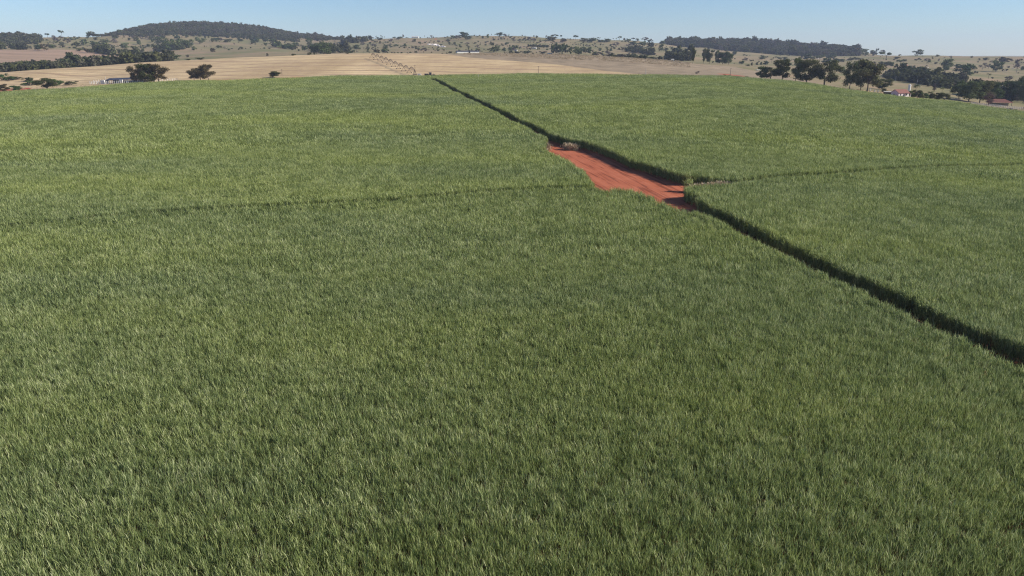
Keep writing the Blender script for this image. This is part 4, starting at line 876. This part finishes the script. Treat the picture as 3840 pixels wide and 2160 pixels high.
lp_ = cast(3330, 356, 0, rmin=606); lo_ = empty('lean_to', lp_, R(-8)); tag(lo_, 'low open lean-to with a pale flat roof left of the farmhouse', 'shed')
m = MB(); m.prism([(-2, 2.3), (2, 2.7), (2, 2.85), (-2, 2.45)], -3.5, 3.5); b = m.build('roof', M['pole'], lo_); b.rotation_euler = (0, 0, math.pi / 2)
for x in (-3.2, 3.2):
    for y in (-1.7, 1.7): m = MB(); m.box((x, y, 1.12), (.2, .2, 2.24)); m.build('post', M['dark_pole'], lo_)
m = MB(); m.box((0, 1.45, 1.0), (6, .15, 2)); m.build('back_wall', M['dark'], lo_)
wp = cast(3404, 364, 0, rmin=608); wo = empty('water_tank', wp); tag(wo, 'tall slim white water tank rising behind the farmhouse', 'water tank'); hh_ = 44 * mpx(wp)
m = MB(); m.tube([(0, 0, 0), (0, 0, hh_ * .5)], .75, 16); m.build('stem', M['white'], wo, smooth=False); m = MB(); m.tube([(0, 0, hh_ * .5), (0, 0, hh_ * .56), (0, 0, hh_)], [.75, 1.0, 1.0], 20); m.build('tank', M['white'], wo); m = MB(); m.tube([(0, 0, hh_), (0, 0, hh_ + .3)], [1.02, .5], 20); m.build('lid', M['white'], wo)
for k, (zx, zy) in enumerate(((250, 972), (318, 990), (370, 992))):
    x, y = conv(6, zx, zy); p = cast(x, y, 0, rmin=606); o = empty('gate_pillar', p); tag(o, ['white gate pillar nearest the tall eucalyptus', 'white gate pillar in the middle of three by the farm track', 'white gate pillar nearest the lean-to'][k], 'pillar', 'white gate pillars left of the farmhouse')
    m = MB(); m.box((0, 0, .9), (.8, .8, 1.8)); m.build('pillar_body', M['white'], o, .03); m = MB(); m.box((0, 0, 1.88), (1.0, 1.0, .14)); m.build('cap', M['white'], o)
# ------------------------------------------------------------------ red roofed barn, corral, cattle
bq = cast(3745, 398, 0, rmin=640); bo = empty('barn', bq, R(-20)); tag(bo, 'open barn with a broad red hipped roof among the trees', 'barn')
m = MB(); w, d, hw, hr = 9.5, 5, 3.1, 6.0; m.add([(-w, -d, hw), (w, -d, hw), (w, d, hw), (-w, d, hw), (-w * .5, 0, hr), (w * .35, 0, hr)], [(0, 1, 5, 4), (1, 2, 5), (2, 3, 4, 5), (3, 0, 4), (3, 2, 1, 0)]); m.build('roof', M['red_tile'], bo)
for x in (-8, -4, 0, 4, 8):
    for y in (-4.3, 4.3): m = MB(); m.box((x, y, 1.54), (.3, .3, 3.08)); m.build('post', M['grey_wood'], bo)
m = MB(); m.box((0, 3.7, 1.2), (15, .2, 2.4)); m.build('back_wall', M['grey_wood'], bo)
fence('corral_fence', [(3640, 391), (3700, 398), (3770, 405), (3838, 411), (3900, 417)], 2.0, .22, 40, 'grey_wood', [.4, .9, 1.4, 1.8], 'grey plank corral fence in front of the red roofed barn', rmin=622, boards=True)
fence('corral_fence', [(3548, 372), (3580, 374), (3608, 374)], 1.7, .3, 12, 'pole', [.8, 1.4], 'short pale rail fence between the garden hedge and the grove', rmin=622, boards=True)
def cow_mesh():
    me = bpy.data.meshes.new('body'); V = []; E = []; Rd = []
    def v(p, r_): V.append(p); Rd.append(r_); return len(V) - 1
    hipp = v((-.62, 0, 1.12), (.34, .36)); mid_ = v((0, 0, 1.05), (.38, .40)); sh_ = v((.58, 0, 1.12), (.33, .36)); nk = v((.95, 0, 1.05), (.19, .22)); hd = v((1.22, 0, .78), (.15, .17)); mz = v((1.38, 0, .52), (.10, .10))
    E += [(hipp, mid_), (mid_, sh_), (sh_, nk), (nk, hd), (hd, mz)]
    for s_ in (-1, 1):
        a = v((.60, s_ * .2, .75), (.13, .13)); b = v((.63, s_ * .21, .42), (.075, .075)); c = v((.60, s_ * .21, .03), (.06, .06)); E += [(sh_, a), (a, b), (b, c)]
        a = v((-.66, s_ * .2, .80), (.16, .16)); b = v((-.58, s_ * .21, .58), (.10, .10)); e = v((-.76, s_ * .21, .38), (.07, .07)); c = v((-.70, s_ * .21, .03), (.06, .06)); E += [(hipp, a), (a, b), (b, e), (e, c)]
        a = v((1.14, s_ * .22, .92), (.045, .03)); E.append((hd, a))
    a = v((-.98, 0, 1.12), (.06, .06)); b = v((-1.02, 0, .6), (.035, .035)); E += [(hipp, a), (a, b)]
    me.from_pydata(V, E, []); o = bpy.data.objects.new('body', me); COL.objects.link(o); sk = o.modifiers.new('skin', 'SKIN'); me.skin_vertices or None
    sv = me.skin_vertices[0].data if me.skin_vertices else None
    if sv:
        for i_, q in enumerate(Rd): sv[i_].radius = q
        sv[hipp].use_root = True
    ss = o.modifiers.new('sub', 'SUBSURF'); ss.levels = 1; bpy.context.view_layer.update()
    dg = bpy.context.evaluated_depsgraph_get(); m2 = bpy.data.meshes.new_from_object(o.evaluated_get(dg)); bpy.data.objects.remove(o); m2.name = 'cow'; return m2
cowm = cow_mesh(); cowm.materials.clear(); cowm.materials.append(M['hide']); coww = cowm.copy(); coww.materials.clear(); coww.materials.append(M['white_hide'])
cl = ['black cow at the left of the little herd by the corral', 'black cow second from the left by the corral', 'black cow in the middle of the little herd by the corral', 'black cow at the right end of the herd by the corral', 'black cow just behind the middle of the herd']
for k, (zx, zy) in enumerate(((2318, 1262), (2362, 1266), (2395, 1276), (2450, 1280), (2385, 1262))):
    x, y = conv(6, zx, zy); p = cast(x, y, 0, rmin=608); o = link(bpy.data.objects.new('cow', cowm)); o.location = p; o.rotation_euler = (0, 0, random.uniform(-.6, .6) + (math.pi if k % 2 else 0)); o.scale = (1.25,) * 3; tag(o, cl[k], 'cow', 'black cattle grazing before the corral')
wl_ = ['white cow on the pasture before the leaning dark tree', 'white cow beside the one before the leaning dark tree', 'white cow low on the far slope under the ridge forest', 'white cow grazing next to the one under the ridge forest', 'white cow high on the hillside above the white house', 'white cow on the green slope near the right edge']
for k, (c, zx, zy) in enumerate(((5, 1120, 835), (5, 1160, 832), (5, 2045, 655), (5, 2085, 657), (6, 1120, 628), (6, 2408, 642))):
    x, y = conv(c, zx, zy); p = cast(x, y, 0, rmin=640); o = link(bpy.data.objects.new('cow', coww)); o.location = p; o.rotation_euler = (0, 0, random.uniform(-.4, .4)); o.scale = (1.6,) * 3; tag(o, wl_[k], 'cow', 'white cattle scattered on the pastures')

# ------------------------------------------------------------------ far buildings and rocks
fa = cast(1712, 199, 0, rmin=1060); fb = cast(1794, 200, 0, rmin=1060); fs = empty('long_shed', fa); Lf = frame_to(fs, fa, fb); tag(fs, 'long low shed with a white wall and dark roof beyond the straw field', 'shed')
for x0, x1 in ((0, .52), (.6, 1)):
    m = MB(); m.box((Lf * (x0 + x1) / 2, 0, 1.2), (Lf * (x1 - x0), 7, 2.8)); m.build('wall', M['white'], fs); m = MB(); c = Lf * (x0 + x1) / 2; hw_ = Lf * (x1 - x0) / 2 + 1
    for s_ in (-1, 1): m.add([(c - hw_, 0, 4.1), (c + hw_, 0, 4.1), (c + hw_, s_ * 4.4, 2.65), (c - hw_, s_ * 4.4, 2.65), (c - hw_, 0, 4.3), (c + hw_, 0, 4.3), (c + hw_, s_ * 4.4, 2.85), (c - hw_, s_ * 4.4, 2.85)], [(0, 1, 2, 3), (4, 5, 6, 7), (0, 1, 5, 4), (2, 3, 7, 6), (1, 2, 6, 5), (0, 3, 7, 4)])
    m.build('roof', M['dark_roof'], fs)
m = MB(); m.box((Lf * .56, 0, 1.9), (Lf * .075, 6, 4.2)); m.build('link_block', M['dark'], fs)
wa = cast(1557, 141, 0, rmin=2000); wb = empty('white_building', wa); tag(wb, 'long white building standing on the skyline of the far hill', 'building')
m = MB(); m.box((0, 0, 2), (21, 9, 5)); m.build('wall', M['white'], wb, .05); m = MB(); m.prism([(-5, 4.4), (5, 4.4), (0, 5.6)], -11, 11); r_ = m.build('roof', M['white'], wb); r_.rotation_euler = (0, 0, math.pi / 2)
for x in (-7, -2.5, 2.5, 7): m = MB(); m.box((x, -4.53, 2.2), (1.2, .06, 1.2)); m.build('window', M['glass'], wb)
for (px_, py_, w, d, h, lab) in ((1934, 192, 6, 5, 3, 'tiny white hut right of the long shed beyond the straw field'), (2005, 183, 9, 6, 3.2, 'small pale farm building below the low plantation row'), (2522, 229, 4.5, 4, 3.2, 'small white hut in front of the dark grove'), (2062, 203, 9, 6, 2.2, 'pale low shed beside the windbreak trees')):
    p = cast(px_, py_, 0, rmin=1000); o = empty('farm_hut', p, R(-10)); tag(o, lab, 'hut'); gable(o, d, w, h * .7, h, 'white', 'pole', .3)
    m = MB(); m.box((0, -d / 2 - .03, h * .3), (1, .05, h * .5)); m.build('door', M['glass'], o)
def rock(px_, py_, s, lab, rmin):
    p = cast(px_, py_, 0, rmin=rmin); g = random.Random(int(px_ * 7)); bm = bmesh.new(); bmesh.ops.create_icosphere(bm, subdivisions=2, radius=1)
    for v in bm.verts: v.co *= 1 + g.uniform(-.22, .22)
    me = bpy.data.meshes.new('boulder'); bm.to_mesh(me); bm.free(); me.materials.append(M['rock']); o = link(bpy.data.objects.new('boulder', me)); o.location = p; o.scale = (s * 1.4, s, s * .75); o.rotation_euler = (0, 0, g.uniform(0, 3)); tag(o, lab, 'boulder', 'pale boulders'); return o
rl = []
for k in range(16):
    x = 1606 + k * 3.9; rl.append((x, 166 + k * .55 + random.uniform(-3, 3), random.uniform(1.8, 3.8)))
for k, (x, y, s) in enumerate(rl): rock(x, y, s, '%s from left of the pale boulders in the outcrop on the far slope' % ORD[k], 1200)
for k, (zx, zy, s) in enumerate(((880, 938, 1.4), (905, 932, 1.0), (925, 940, 1.5))): x, y = conv(5, zx, zy); rock(x, y, s, ['pale boulder at the left of three on the cane edge', 'smallest pale boulder, middle of three on the cane edge', 'pale boulder at the right of three on the cane edge'][k], 607)

# ------------------------------------------------------------------ the air between
hm, nt, N, L = new_mat('haze'); out = N.new('ShaderNodeOutputMaterial'); pvn = N.new('ShaderNodeVolumePrincipled')
pvn.inputs['Color'].default_value = (.70, .79, 1.0, 1); pvn.inputs['Density'].default_value = HAZE; pvn.inputs['Anisotropy'].default_value = 0.0; L.new(pvn.outputs[0], out.inputs['Volume'])
zmin = float(V[:, 2].min()) if False else float(ZZ.min()) - 3
m = MB(); top_ = max(230.0, float(ZZ.max()) + 30); m.box((0, 0, (zmin + top_) / 2), (15000, 15000, top_ - zmin)); hz = m.build('haze', hm); tag(hz, kind='stuff')
print('objects', len(bpy.data.objects), 'terrain z', ZZ.min(), ZZ.max())
